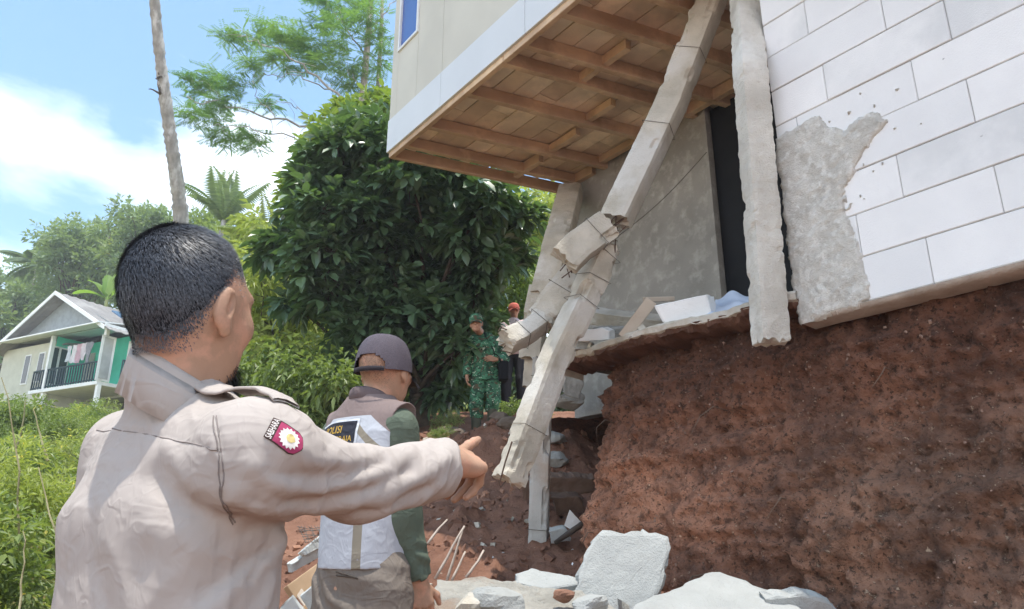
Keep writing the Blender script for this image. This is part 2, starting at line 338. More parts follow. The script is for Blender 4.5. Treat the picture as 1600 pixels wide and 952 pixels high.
# joists
for px, py, hh in ((632, 229, .1), (672, 200, .105), (731, 149, .11), (789, 101, .11), (818, 72, .11), (871, 20, .13), (935, -30, .11), (1010, -85, .11), (1090, -150, .11), (1190, -220, .11)):
    s, nn = SofX(px, py); s += SK*(nn-N0)
    mb = MB(); wj = .055; k = 7
    for q in range(k):                              # slightly wavy hand-sawn timber
        na, nbb = N0+.03+(N1+.25-N0)*q/k, N0+.03+(N1+.25-N0)*(q+1)/k
        sbox(mb, s-wj/2-SK*(na-N0)+rng.normal(0, .0015), s+wj/2-SK*(na-N0)+rng.normal(0, .0015), na, nbb+.0, ZU-rng.uniform(0, .006), ZU+hh, SK)
    mb.build('joist', M['wood'], house)
# blocking pieces between joists
for (x0, y0, x1, y1, lo) in ((905, 138, 978, 78, .02), (585+65, 0, 0, 0, 0), (912, 205, 955, 168, .03), (853, 245, 900, 214, .03), (803, 277, 842, 252, .0), (935, 263, 990, 228, .03), (888, 292, 925, 270, .0), (1080, 186, 1150, 135, .0)):
    if x1 == 0: continue
    s0, n0 = SofX(x0, y0); s1, n1 = SofX(x1, y1)
    mb = MB(); sbox(mb, min(s0, s1), max(s0, s1), min(n0, n1)-.0, min(n0, n1)+.055, ZU+lo, ZU+.1)
    mb.build('blocking', M['wood'], house)
# rim boards along the two edges
mb = MB(); sbox(mb, -.6, 3.95, N0-.0, N0+.045, ZU-.012, ZU+.11); bevel(mb.build('rim_board', M['wood'], house))
mb = MB(); sbox(mb, 3.96, 5.86, N0+.003, N0+.048, ZU-.008, ZU+.11); bevel(mb.build('rim_board', M['wood'], house))
mb = MB(); sbox(mb, 5.815, 5.86, N0+.05, N1+.2, ZU-.006, ZU+.11, SK); bevel(mb.build('rim_board', M['wood'], house))
# walls of the upper storey
def wallpanels(s_edges, z0, z1, m, nout, name, thick=.03):
    for a, bb in zip(s_edges[:-1], s_edges[1:]):
        mb = MB(); sbox(mb, bb+.0025, a-.0025, nout, nout+thick, z0, z1); bevel(mb.build(name, m, house), .002)
ZT = 7.6
sw0 = -np.dot(WT, onN(628, 30, N0)); sw1 = -np.dot(WT, onN(657, 30, N0)); zb = onN(645, 62, N0)[2]
spl = -np.dot(WT, onN(694, 60, N0))
wallpanels([5.87, spl, spl-1.22, spl-2.44, spl-3.66, -.6], ZU+.045, ZU+.40, M['panel_white'], N0-.022, 'fascia_panel')
wallpanels([5.865, sw0], ZU+.403, ZT, M['panel'], N0-.012, 'wall_panel')
wallpanels([sw0, sw1], ZU+.403, zb, M['panel'], N0-.012, 'wall_panel')
wallpanels([sw1, spl], ZU+.403, ZT, M['panel'], N0-.012, 'wall_panel')
wallpanels([spl, spl-1.22, spl-2.44, spl-3.66, -.6], ZU+.403, ZT, M['panel'], N0-.012, 'wall_panel')
wallpanels([sw0, sw1], zb+1.0, ZT, M['panel'], N0-.012, 'wall_panel')
glass = mat('glass_blue_reflection', (.05, .12, .38), (.04, .10, .33), 2, .12, spec=.8)  # blue reflection put into the pane colour
M['white_paint'] = mat('white_paint', (.78, .79, .78), (.7, .71, .7), 3, .5)
wf = MB(); fw = .028
sbox(wf, sw1, sw0, N0-.03, N0+.01, zb-.0, zb+fw); sbox(wf, sw1, sw0, N0-.03, N0+.01, zb+1-fw, zb+1)
sbox(wf, sw0-fw, sw0, N0-.03, N0+.01, zb+fw, zb+1-fw); sbox(wf, sw1, sw1+fw, N0-.03, N0+.01, zb+fw, zb+1-fw)
wfo = wf.build('window_frame', M['white_paint'], house)
gp = MB(); sbox(gp, sw1+fw, sw0-fw, N0-.008, N0, zb+fw, zb+1-fw); gp.build('window_pane', glass, wfo)
mb = MB(); sbox(mb, 5.80, 5.84, N0+.02, 6.2, ZU+.14, ZT, SK); mb.build('side_wall', M['panel'], house)
mb = MB(); sbox(mb, -.64, -.6, N0+.02, 6.2, ZU+.14, ZT, SK); mb.build('side_wall', M['panel'], house)
mb = MB(); sbox(mb, -1.3, 5.1, 6.2, 6.25, ZU-2.4, ZT); mb.build('back_wall', M['panel'], house)
mb = MB(); sbox(mb, -1.0, 6.2, N0-.4, 4.5, ZT, ZT+.05); sbox(mb, -1.4, 5.8, 4.5, 6.7, ZT+.001, ZT+.051); mb.build('roof', mat('zinc_roof', (.4, .4, .41), (.33, .32, .31), 4, .5), house)
# grey rendered inner wall
sg0 = -np.dot(WT, onN(890, 340, N1+.03)); sg1 = -np.dot(WT, onN(1106, 230, N1+.03))
nu, nv = 90, 90; S, Zz = np.meshgrid(np.linspace(sg0, sg1, nu), np.linspace(2.40, ZU+.11, nv), indexing='ij')
P = -WT*S[..., None]+WN*(N1+.03)+UP*Zz[..., None]; P -= WN*(fbm(P, 1.5, 4, 8)*.02)[..., None]
mesh_np('rendered_wall', P.reshape(-1, 3), grid_faces(nu, nv)[:, ::-1], M['plaster_grey'], house, smooth=True)
mb = MB(); sbox(mb, sg1+.001, sg0-.001, N1+.06, N1+.18, 2.40, ZU+.10); mb.build('wall_core', M['plaster_grey'], house)
mb = MB(); sbox(mb, sg1-3.2, sg1-.001, N1+.10, N1+.14, 2.44, ZU+.05); mb.build('opening_shade_sheet', M['opening_shade'], house)  # black sheet stands in for the shade inside the opening
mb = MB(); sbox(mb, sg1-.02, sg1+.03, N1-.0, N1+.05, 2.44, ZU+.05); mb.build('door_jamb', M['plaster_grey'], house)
# thin cable hanging along the wall
p0, p1 = onN(1104, 238, N1-.06), onN(962, 372, N1-.5); q = np.linspace(0, 1, 12)[:, None]
mb = MB(); mb.tube(p0*(1-q)+p1*q-UP*(.05*np.sin(q*math.pi)), .0035, 5); mb.build('cable', M['wire'], house)
# front corner stub of the beam under the overhang
mb = MB(); c = onN(893, 325, N1-.05)
# floor slab: rough thin screed on the soil edge
def floor_slab():
    ss = np.arange(1.95, 3.86, .011); K = []
    nse = fbm(np.stack([ss, ss*0, ss*0], -1), 1.6, 5, 40, .6); nse2 = fbm(np.stack([ss, ss*0, ss*0], -1), 4, 4, 44, .6)
    prof = [(1.0, 0, .0, 1), (.012, 0, .0, .5), (.0, 0, -.010, .7), (.006, 0, -.038, .8), (.05, 0, -.055, 1.3), (.35, 0, -.10, .5)]
    V = []; U = []
    rowN = [fbm(np.stack([ss, ss*0+k, ss*0], -1), 12, 4, 140+k, .65) for k in range(14)]
    for i, s in enumerate(ss):
        ztop = 2.505-.02*(3.8-s)-.02*nse2[i]; e = 3.22+nse[i]*.10+.06*max(0, s-3.5)*4*0
        th = .7+.7*abs(nse2[i])+.3
        endk = 0
        V.append(pt(s, 6.19, ztop)); V.append(pt(s, e+.25, ztop+.004))
        off = .05*max(0, nse2[i])**2*6
        for k, (dn, _, dz, kk) in enumerate(prof[1:-1]): V.append(pt(s, e+dn+rowN[k][i]*.022*kk+off, ztop+dz*th+rowN[k+5][i]*.010*kk))
        V.append(pt(s, e+.30, ztop-.075))
        for k, (dn, dz) in enumerate(((.012, -.03), (.02, -.06), (.05, -.075), (.12, -.085), (.30, -.095))): U.append(pt(s, e+dn+rowN[k+2][i]*.05+off+.004, ztop+dz*th+rowN[k+8][i]*.03*(k > 0)))
    V = np.array(V); m = 7
    V = V.reshape(len(ss), m, 3)
    V[-1, :, :] = V[-1, :, :]; cap = V[-1].copy(); cap[:, 2] -= .07
    V = np.concatenate([V, cap[None]], 0)
    tag(mesh_np('soil_lip', np.array(U), grid_faces(len(ss), 5), mat('dark_lip_soil', (.15, .075, .05), (.09, .045, .03), 8, .95, 1.0, 55), None, False), kind='structure')  # lip soil in a darker tone than the face below
    return V.reshape(-1, 3), grid_faces(len(ss)+1, m)
V, Fc = floor_slab(); mesh_np('floor_slab', V, Fc, M['concrete'], house, smooth=False)

# ================================================================== BLOCK WALL
NW = 3.278
bw = tag(empty('block_wall', pt(1.2, NW, 2.33)), 'white aerated block wall with thin grey joints beside the hanging column', 'wall')
CH = .2205; ZB = 2.325
sL = -np.dot(WT, onN(1213, 215, NW)); sJ = -np.dot(WT, onN(1452, 405, NW)); sJ2 = -np.dot(WT, onN(1343, 375, NW))
bmats = [M['aac'], mat('aerated_block_b', (.785, .78, .765), (.73, .725, .715), 2.5, .9, .25, 140, spots=((.45, .45, .44), 7, .72)), mat('aerated_block_c', (.83, .82, .80), (.77, .76, .745), 3.5, .9, .25, 140, spots=((.4, .4, .39), 11, .74))]
for c in range(12):
    z0 = ZB+c*CH; z1 = z0+CH-.0045
    j = (sJ if c % 2 == 0 else sJ2)+ (0, 0, .06, .03, -.08, .05, 0, .1, 0, -.1, 0, 0)[c]
    edges = [j+.607*k for k in range(-6, 6)]
    edges = sorted([e for e in edges if -1.6 < e < sL-.08]+[sL, -1.6])
    for a, bb in zip(edges[:-1], edges[1:]):
        mb = MB(); d = rng.uniform(-.0025, .0025)
        sbox(mb, a+.0018, bb-.0018, NW+d, NW+.10, z0+rng.uniform(0, .002), z1)
        o = mb.build('block', bmats[rng.integers(3)], bw); bevel(o, .0035)
mb = MB(); sbox(mb, -1.6, sL-.004, NW+.007, NW+.096, ZB-.002, ZB+12*CH-.01); mb.build('mortar_bed', M['mortar'], bw)
# lintel-like concrete strip under the first course, ragged below
ss = np.arange(-1.6, sL, .02); nn_ = fbm(np.stack([ss, ss*0, ss*0], -1), 2.5, 4, 50, .6)
V = []
for i, s in enumerate(ss):
    zt = ZB-.004; zb_ = ZB-.018-.014*nn_[i]
    V += [pt(s, NW+.1, zt), pt(s, NW-.012, zt), pt(s, NW-.014+.006*nn_[i], zb_+.01), pt(s, NW+.012, zb_-.012), pt(s, NW+.12, zb_-.02)]
mesh_np('base_screed', np.array(V), grid_faces(len(ss), 5), mat('base_screed', (.50, .43, .37), (.36, .30, .25), 8, .95, .8, 70), bw, smooth=True)
# rough render patch
def render_patch():
    poly = [(1213, 218), (1240, 205), (1262, 188), (1280, 182), (1300, 200), (1318, 205), (1345, 182), (1375, 176), (1386, 192), (1368, 210), (1352, 236), (1340, 262), (1318, 292), (1318, 330), (1330, 350), (1340, 372), (1352, 410), (1360, 455), (1362, 468), (1338, 480), (1300, 493), (1252, 508), (1240, 480), (1230, 380), (1220, 300)]
    Q = np.array([[-np.dot(WT, onN(x, y, NW)), onN(x, y, NW)[2]] for x, y in poly]); Q[:, 0] = np.minimum(Q[:, 0], sL+.012)
    s0, s1 = Q[:, 0].min()-.22, Q[:, 0].max()+.02; z0, z1 = Q[:, 1].min(), Q[:, 1].max()+.05
    h = .008; S, Z = np.meshgrid(np.arange(s0, s1, h), np.arange(z0, z1, h), indexing='ij')
    ins = np.zeros(S.shape, bool); dist = np.full(S.shape, 9.)
    for (a, b) in zip(Q, np.roll(Q, -1, axis=0)):
        cond = ((a[1] > Z) != (b[1] > Z)) & (S < (b[0]-a[0])*(Z-a[1])/(b[1]-a[1]+1e-12)+a[0]); ins ^= cond
        ab = b-a; tpr = np.clip(((S-a[0])*ab[0]+(Z-a[1])*ab[1])/(ab@ab), 0, 1)
        dist = np.minimum(dist, np.hypot(S-a[0]-tpr*ab[0], Z-a[1]-tpr*ab[1]))
    d = np.where(ins, dist, -dist)
    P = np.stack([S, Z, S*0], -1)
    d = d+fbm(P, 14, 4, 60, .65)*.035
    spl = fbm(P*[1, .8, 1], 52, 2, 66, .5)-.30
    splash = (dist < .20) & (S < (sL-.28)) & (Z > ZB+.45) & (spl > .13+dist*.9)
    d = np.where(splash & (d < .002), .006, d)
    th = np.clip(d, 0, .03)/.03
    hgt = np.where(d > 0, .006+.012*th**.5+(fbm(P, 22, 4, 61, .65)*.010+fbm(P, 60, 2, 62)*.006)*np.clip(th*2, .3, 1), -.012)
    W = -WT*S[..., None]+UP*Z[..., None]+WN*(NW-hgt)[..., None]
    f = grid_faces(*S.shape); keep = (hgt.ravel()[f] > -.005).any(axis=1)
    return W.reshape(-1, 3), f[keep][:, ::-1]
V, Fc = render_patch(); mesh_np('render_patch', V, Fc, M['render'], bw, smooth=True)

# ================================================================== BROKEN CONCRETE COLUMNS
def beam(pts, w, d, roll=25, amp=.0035, seed=1, step=.012, jag=.03, taper=None, m=28, rr_=.7):
    """box section swept along pts (world), rough, with broken ends"""
    pts = np.asarray(pts, float); seg = np.linalg.norm(np.diff(pts, axis=0), axis=1); cum = np.concatenate([[0], np.cumsum(seg)])
    k = max(4, int(cum[-1]/step)); t = np.linspace(0, cum[-1], k); C = np.stack([np.interp(t, cum, pts[:, i]) for i in range(3)], -1)
    for _ in range(3): C[1:-1] = (C[:-2]+2*C[1:-1]+C[2:])/4
    D = np.gradient(C, axis=0); D /= np.linalg.norm(D, axis=1)[:, None]
    tocam = CAM-C.mean(0); tocam /= np.linalg.norm(tocam)
    x = np.cross(tocam, D); x /= np.linalg.norm(x, axis=1)[:, None]; y = np.cross(D, x)
    r = math.radians(roll); X = x*math.cos(r)+y*math.sin(r); Y = -x*math.sin(r)+y*math.cos(r)
    a = (np.arange(m)+.5)*2*math.pi/m
    e = 9.0; ca, sa = np.cos(a), np.sin(a); rr = (np.abs(ca)**e+np.abs(sa)**e)**(-1/e)
    cx, cy = ca*rr*w/2, sa*rr*d/2
    V = C[:, None]+X[:, None]*cx[None, :, None]+Y[:, None]*cy[None, :, None]
    nrm = X[:, None]*ca[None, :, None]+Y[:, None]*sa[None, :, None]
    chip = np.clip(fbm(V, 6, 3, seed+5, .6)-.22, 0, 1)*(np.abs(np.abs(ca)-np.abs(sa)) < .35)[None, :]
    V = V+nrm*((fbm(V, 9, 4, seed, .6)*amp*.9+fbm(V, 30, 3, seed+2)*amp*rr_)-chip*.10)[..., None]
    for end, sgn in ((0, -1), (-1, 1)):
        V[end] += D[end]*sgn*(rng.uniform(-jag, jag, (m, 1))+0)
    ca_ = V[0].mean(0)-D[0]*jag*.3; cb = V[-1].mean(0)+D[-1]*jag*.3
    rg = [ca_+(V[0]-ca_)*.5+rng.normal(0, jag*.35, (m, 3)), cb+(V[-1]-cb)*.5+rng.normal(0, jag*.35, (m, 3))]
    VV = np.vstack([V.reshape(-1, 3), rg[0], rg[1], [ca_], [cb]]); n0 = k*m
    Q = [grid_faces(k, m, True)]; i = np.arange(m); j = (i+1) % m
    Q.append(np.stack([n0+i, i, j, n0+j], -1)); Q.append(np.stack([(k-1)*m+i, n0+m+i, n0+m+j, (k-1)*m+j], -1))
    T = np.vstack([np.stack([np.full(m, n0+2*m), n0+i, n0+j], -1), np.stack([np.full(m, n0+2*m+1), n0+m+j, n0+m+i], -1)])
    return VV, [np.vstack(Q), T], C, X, Y, D
def stirrup(mb, C, X, Y, D, frac, w, d, r=.0019):
    i = int(frac*(len(C)-1)); c = C[i]; w = w/2+.004; d = d/2+.004
    q = [c+X[i]*w+Y[i]*d, c-X[i]*w+Y[i]*d, c-X[i]*w-Y[i]*d, c+X[i]*w-Y[i]*d, c+X[i]*w+Y[i]*d]
    q = [p+D[i]*rng.normal(0, .008) for p in q]; q[-1] = q[0]; mb.tube(q, r, 4)
def column(name, label, pieces, cat='column', mt='concrete'):
    loc = pieces[-1][0][-1]
    e = tag(empty(name, loc), label, cat)
    for i, (pts, w, d, roll, stir) in enumerate(pieces):
        V, Fs, C, X, Y, D = beam(pts, w, d, roll, seed=i*3+len(name), jag=.014, rr_=2.2 if mt == 'render_rough' else .8)
        sh = mesh_np('shaft', V, Fs, M[mt], e, smooth=False)
        if stir:
            mb = MB()
            for f in stir: stirrup(mb, C, X, Y, D, f, w, d)
            mb.build('stirrup', M['wire'], sh)
    return e
M['render_rough'] = mat('column_render', (.76, .72, .64), (.58, .54, .47), 4, .9, 1.0, 110, c3=(.86, .83, .76), s3=2.2, bdist=.015)
c1 = column('broken_column', 'broken concrete column slanting down from the timber floor, snapped halfway with a bent lower stub', [
    ([onZ(1122, -30, ZU+.1), at(1050, 160, 4.98), at(962, 345, 4.72)], .185, .17, 28, (.3, .62)),
    ([at(950, 352, 4.66), at(905, 385, 4.58), at(882, 408, 4.54)], .20, .13, 12, (.35,))])
mb = MB()
for k in range(7):
    a = at(962+rng.normal(0, 10), 340+rng.normal(0, 5), 4.65); b2 = at(945+rng.normal(0, 14), 398+rng.normal(0, 8), 4.68); mid = (a+b2)/2+rng.normal(0, .03, 3)
    mb.tube([a, mid, b2], .004, 5)
mb.build('rebar', M['steel'], c1)
mb = MB(); 
for k in range(5): a = at(900+rng.normal(0, 8), 412+rng.normal(0, 5), 4.6); mb.tube([a, a+A3_(-.03, -.02, -.03)+rng.normal(0, .02, 3), a+A3_(-.05, -.03, -.07)+rng.normal(0, .03, 3)], .004, 5)
for k in range(4): a = at(958+rng.normal(0, 7), 372+rng.normal(0, 5), 4.66); mb.tube([a, a+rng.normal(0, .03, 3), a+A3_(.04, -.03, .05)+rng.normal(0, .03, 3)], .003, 5)
o = mb.build('bent_rebar', M['steel'], c1); o['kind'] = 'stuff'
c1b = column('fallen_column', 'long straight concrete column leaning across the vertical post, its broken foot hanging over the red bank', [
    ([at(950, 385, 4.74), at(868, 560, 4.52), at(795, 752, 4.22)], .165, .15, -32, (.06, .16, .27, .80))], mt='concrete')
mb = MB()
mb.tube([at(800, 690, 4.15), at(790, 720, 4.13), at(780, 756, 4.12)], .005, 5); mb.tube([at(790, 752, 4.2), at(782, 762, 4.18), at(778, 750, 4.17)], .004, 5); mb.build('rebar', M['steel'], c1b)
c1c = column('cracked_beam', 'bent cracked concrete beam piece held by its reinforcement in front of the red-capped man', [
    ([at(905, 425, 4.95), at(872, 465, 4.93), at(846, 502, 4.9)], .20, .15, 22, (.4,)),
    ([at(848, 500, 4.88), at(815, 523, 4.8), at(790, 535, 4.72)], .14, .14, 30, (.15, .6))], 'beam')
mb = MB(); mb.tube([at(792, 515, 4.7), at(782, 512, 4.68), at(779, 518, 4.66)], .004, 5); mb.tube([at(790, 540, 4.7), at(783, 548, 4.7), at(800, 552, 4.72)], .004, 5); mb.tube([at(905, 400, 4.85), at(885, 392, 4.85), at(868, 388, 4.9)], .003, 5); mb.build('rebar', M['steel'], c1c)
M['post_concrete'] = mat('post_concrete', (.50, .49, .455), (.40, .39, .36), 5, .9, .6, 90, c3=(.42, .34, .27), s3=1.6)
column('standing_post', 'narrow vertical concrete post standing in the red earth behind the slanting column', [
    ([at(848, 560, 5.25), at(845, 700, 5.2), at(841, 856, 5.15)], .135, .12, 8, (.1, .9))], 'post', 'post_concrete')
column('leaning_column', 'leaning grey column stump between the leafy tree and the rendered room', [
    ([onN(892, 300, 4.62), at(872, 380, 6.6), at(852, 462, 6.5)], .24, .2, 20, ()),
    ([at(846, 450, 6.55), at(838, 490, 6.5), at(830, 560, 6.45)], .20, .18, 15, ()),
    ([at(834, 545, 6.5), at(832, 580, 6.5), at(830, 604, 6.5)], .14, .12, 15, (.3,))])
column('hanging_column', 'rough rendered column hanging free in front of the end of the white block wall', [
    ([onZ(1160, -60, 4.9), at(1172, 110, 4.12), at(1190, 330, 3.86), at(1205, 536, 3.66)], .155, .135, -28, ())], mt='render_rough')
# ================================================================== FIGURES: implicit surfaces
f32 = np.float32
def A3(*v): return np.array(v, float)
def nz_(v): v = np.asarray(v, float); return v/np.linalg.norm(v)
def cap(P, a, b, ra, rb=None):
    a = np.asarray(a, float); b = np.asarray(b, float); rb = ra if rb is None else rb
    ab = b-a; t = np.clip(((P-a)@ab)/(ab@ab+1e-12), 0, 1)
    return np.linalg.norm(P-a-t[:, None]*ab, axis=1)-(ra+(rb-ra)*t)
def chain(P, pts, rs, k=.02):
    d = cap(P, pts[0], pts[1], rs[0], rs[1])
    for i in range(1, len(pts)-1): d = smin(d, cap(P, pts[i], pts[i+1], rs[i], rs[i+1]), k)
    return d
def ell(P, c, r, R=None):
    q = P-np.asarray(c, float)
    if R is not None: q = q@R
    r = np.asarray(r, float); q = q/r; k0 = np.linalg.norm(q, axis=1); k1 = np.linalg.norm(q/r, axis=1)+1e-9
    return k0*(k0-1)/k1
def smin(a, b, k): h = np.clip(.5+.5*(b-a)/k, 0, 1); return b*(1-h)+a*h-k*h*(1-h)
def smax(a, b, k): return -smin(-a, -b, k)
def loft(P, lv, e=2.4):
    lv = np.array(lv, float); z = P[:, 2]
    cx = np.interp(z, lv[:, 0], lv[:, 1]); cy = np.interp(z, lv[:, 0], lv[:, 2]); a = np.interp(z, lv[:, 0], lv[:, 3]); b = np.interp(z, lv[:, 0], lv[:, 4])
    q = (np.abs((P[:, 0]-cx)/a)**e+np.abs((P[:, 1]-cy)/b)**e)**(1/e)
    d = (q-1)*np.minimum(a, b)
    return np.maximum(d, np.maximum(lv[0, 0]-z, z-lv[-1, 0]))
def surfnet(f, lo, hi, h):
    lo = np.asarray(lo, float); hi = np.asarray(hi, float)
    c = 4; nb = np.ceil((hi-lo)/(h*c)).astype(int)+1
    n = nb*c+1
    g = [lo[i]+h*np.arange(n[i]) for i in range(3)]
    cg = [lo[i]+h*c*(np.arange(nb[i])+.5) for i in range(3)]
    C = np.stack(np.meshgrid(*cg, indexing='ij'), -1).reshape(-1, 3)
    dc = np.concatenate([f(C[i:i+200000]) for i in range(0, len(C), 200000)]).reshape(nb)
    act = np.abs(dc) < h*c*1.9
    val = np.repeat(np.repeat(np.repeat(dc, c, 0), c, 1), c, 2)
    val = np.pad(val, ((0, 1),)*3, mode='edge')
    m = np.repeat(np.repeat(np.repeat(act, c, 0), c, 1), c, 2); m = np.pad(m, ((0, 1),)*3, mode='edge')
    m2 = m.copy()
    for ax in range(3):
        s = [slice(None)]*3; s[ax] = slice(1, None); t_ = [slice(None)]*3; t_[ax] = slice(None, -1)
        m2[tuple(s)] |= m2[tuple(t_)]
    I = np.argwhere(m2); P = lo+I*h
    v = np.concatenate([f(P[i:i+200000]) for i in range(0, len(P), 200000)])
    val[m2] = v
    s = val < 0
    cnt = np.zeros(np.array(s.shape)-1, np.int8); acc = np.zeros(tuple(cnt.shape)+(3,), f32); ne = np.zeros(cnt.shape, f32)
    N0_, N1_, N2_ = cnt.shape
    for ax in range(3):
        for o1 in (0, 1):
            for o2 in (0, 1):
                oth = [i for i in range(3) if i != ax]; off = [0, 0, 0]; off[oth[0]] = o1; off[oth[1]] = o2
                a = [slice(off[i], off[i]+cnt.shape[i]) for i in range(3)]; b = list(a); b[ax] = slice(1, 1+cnt.shape[ax])
                va, vb = val[tuple(a)], val[tuple(b)]; x = (va < 0) != (vb < 0)
                t = np.where(x, va/np.where(x, va-vb, 1), 0)
                ne += x
                acc[..., ax] += t*x; acc[..., oth[0]] += o1*x; acc[..., oth[1]] += o2*x
    cell = ne > 0; idx = -np.ones(cnt.shape, np.int64); ci = np.argwhere(cell); idx[cell] = np.arange(len(ci))
    V = lo+(ci+acc[cell]/ne[cell][:, None])*h
    Q = []
    for ax in range(3):
        oth = [(ax+1) % 3, (ax+2) % 3]
        a = [slice(1, -1)]*3; a[ax] = slice(0, -1); b = [slice(1, -1)]*3; b[ax] = slice(1, None)
        sa, sb = s[tuple(a)], s[tuple(b)]; e = np.argwhere(sa != sb)
        if not len(e): continue
        flip = sa[tuple(e.T)]
        base = e.copy(); base[:, oth[0]] += 1; base[:, oth[1]] += 1
        def cc(d0, d1):
            q = base.copy(); q[:, oth[0]] -= d0; q[:, oth[1]] -= d1; return idx[tuple(q.T)]
        q = np.stack([cc(1, 1), cc(0, 1), cc(0, 0), cc(1, 0)], -1)
        q[~flip] = q[~flip][:, ::-1]; Q.append(q)
    Q = np.vstack(Q); Q = Q[(Q >= 0).all(1)]
    V = project(V, f, h*.5)
    return V, Q
def grad(f, P, e=.0015):
    G = np.zeros_like(P)
    for i in range(3):
        d = np.zeros(3); d[i] = e; G[:, i] = (f(P+d)-f(P-d))/(2*e)
    return G
def project(V, f, lim, it=2, off=0.0):
    for _ in range(it):
        G = grad(f, V); g2 = (G*G).sum(1)+.05
        s = -(f(V)-off)[:, None]*G/g2[:, None]; l = np.linalg.norm(s, axis=1)[:, None]+1e-9
        V = V+s*np.minimum(1, lim/l)
    return V
class Frame:
    def __init__(s, loc, yaw, scale=1.0, pitch=0.0, roll=0.0):
        s.loc = np.asarray(loc, float); s.s = scale
        R = Matrix.Rotation(yaw, 3, 'Z') @ Matrix.Rotation(pitch, 3, 'X') @ Matrix.Rotation(roll, 3, 'Y'); s.R = np.array(R)
    def w(s, P): return s.loc+(np.asarray(P, float)*s.s)@s.R.T
    def l(s, P): return ((np.asarray(P, float)-s.loc)@s.R)/s.s
    def dl(s, d): return np.asarray(d, float)@s.R
def trace(f, fr, px, py, tmax=20, t0=.3):
    d = ray(px, py); d = d/np.linalg.norm(d); t = t0
    for _ in range(200):
        p = fr.l(CAM+d*t)[None]; v = float(f(p)[0])*fr.s
        if v < .0006: return fr.l(CAM+d*t)
        t += max(v*.7, .0005)
        if t > tmax: return None
    return fr.l(CAM+d*t)
def seglines(P, lines, w):
    """sum of soft ridges along polylines"""
    r = np.zeros(len(P))
    for pts, amp, ww in lines:
        d = np.full(len(P), 9.)
        for a, b in zip(pts[:-1], pts[1:]): d = np.minimum(d, cap(P, a, b, 0, 0))
        r += amp*np.exp(-(d/(ww or w))**1.5)
    return r
def head_sdf(P, female=False):
    d = ell(P, (0, -.014, .024), (.077, .097, .096))
    d = smin(d, ell(P, (0, .026, -.022), (.067, .068, .082)), .03)
    d = smin(d, ell(P, (0, .034, -.072), (.050, .050, .046)), .03)
    d = smin(d, ell(P, (0, .074, .026), (.050, .020, .013)), .018)
    for s in (-1, 1):
        d = smax(d, -ell(P, (s*.032, .108, .010), (.019, .020, .013)), .014)
        d = smin(d, ell(P, (s*.043, .062, -.022), (.022, .022, .018)), .02)
        d = smin(d, ell(P, (s*.031, .0775, .010), (.0135, .0135, .0120)), .003)
        R = np.array(Matrix.Rotation(-s*.25, 3, 'Z') @ Matrix.Rotation(-.18, 3, 'X'))
        ear = ell(P, (s*.0800, -.006, -.010), (.0085, .0170, .0285), R)
        ear = smin(ear, ell(P, (s*.0775, .002, -.036), (.007, .010, .011), R), .008)
        ear = smax(ear, -ell(P, (s*.0900, .000, -.006), (.0080, .0090, .0175), R), .004); ear = smin(ear, ell(P, (s*.0835, -.008, -.008), (.004, .0035, .014), R), .003)
        d = smin(d, ear, .006)
    nose = cap(P, (0, .088, .014), (0, .108, -.022), .0075, .0115)
    for s in (-1, 1): nose = smin(nose, ell(P, (s*.0115, .098, -.026), (.0085, .010, .008)), .006)
    d = smin(d, nose, .010)
    d = smin(d, ell(P, (0, .085, -.046), (.024, .012, .016)), .012)
    lips = smin(ell(P, (0, .0935, -.0515), (.0225, .0080, .0050)), ell(P, (0, .0925, -.0600), (.0200, .0080, .0055)), .002)
    d = smin(d, lips, .004)
    d = smin(d, ell(P, (0, .072, -.092), (.024, .020, .018)), .018)
    return d
def hand_prims(P, W, B, side=1, curls=None, s=1.0, spreads=(0.06, .02, -.03, -.09), thumb=None):
    """W wrist; B columns: x towards the thumb, y along the hand, z out of the back of the hand"""
    q = (P-np.asarray(W))@B/s; q = q*np.array([side, 1, 1])
    xs = (.029, .0095, -.0105, -.029); ln = (1.0, 1.1, 1.02, .80)
    d = cap(q, (0, -.07, 0), (0, .012, 0), .026, .024)
    for i, x in enumerate(xs):
        d = smin(d, cap(q, (x*.55, .012, 0), (x, .082-abs(x-.008)*.28, .0), .0145, .0118), .014)
    d = smin(d, cap(q, (.012, .014, -.010), (.034, .048, -.012), .017, .013), .012)
    d = smin(d, cap(q, (-.012, .014, -.010), (-.026, .055, -.008), .016, .011), .012)
    curls = curls or [(.35, .45, .3)]*4
    fing = []
    for i, x in enumerate(xs):
        p = A3(x, .084-abs(x-.008)*.28, 0); a = 0; r = (.0100, .0092, .0083, .0070); L3 = (.042, .026, .021)
        if i == 3: r = (.0088, .008, .0072, .0062)
        pts = [p]; 
        for k in range(3):
            a += curls[i][k]; dirv = A3(math.sin(spreads[i])*math.cos(a), math.cos(spreads[i])*math.cos(a), -math.sin(a)); p = p+dirv*L3[k]*ln[i]; pts.append(p)
        fing.append(chain(q, pts, r, .006))
    th = thumb or ((.032, .040, -.012), (.055, .066, -.022), (.060, .094, -.030))
    fing.append(chain(q, [A3(*t) for t in th], (.0130, .0108, .0082), .008))
    for g in fing: d = smin(d, g, .005)
    return d*s
SKIN = mat('skin', (.44, .265, .18), (.37, .215, .14), 9, .55, .25, 260, c3=(.50, .27, .18), s3=22, spec=.35, bdist=.003)
SKIN2 = mat('skin_tanned', (.43, .235, .15), (.36, .19, .12), 9, .55, .25, 260, c3=(.47, .25, .17), s3=14, spec=.35, bdist=.002)
BROW = mat('dark_hair', (.012, .012, .014), (.03, .028, .028), 60, .45, .3, 400, spec=.5)
EYEW = mat('eye_white', (.6, .58, .55), None, 5, .3); EYED = mat('iris', (.02, .012, .01), None, 5, .25)
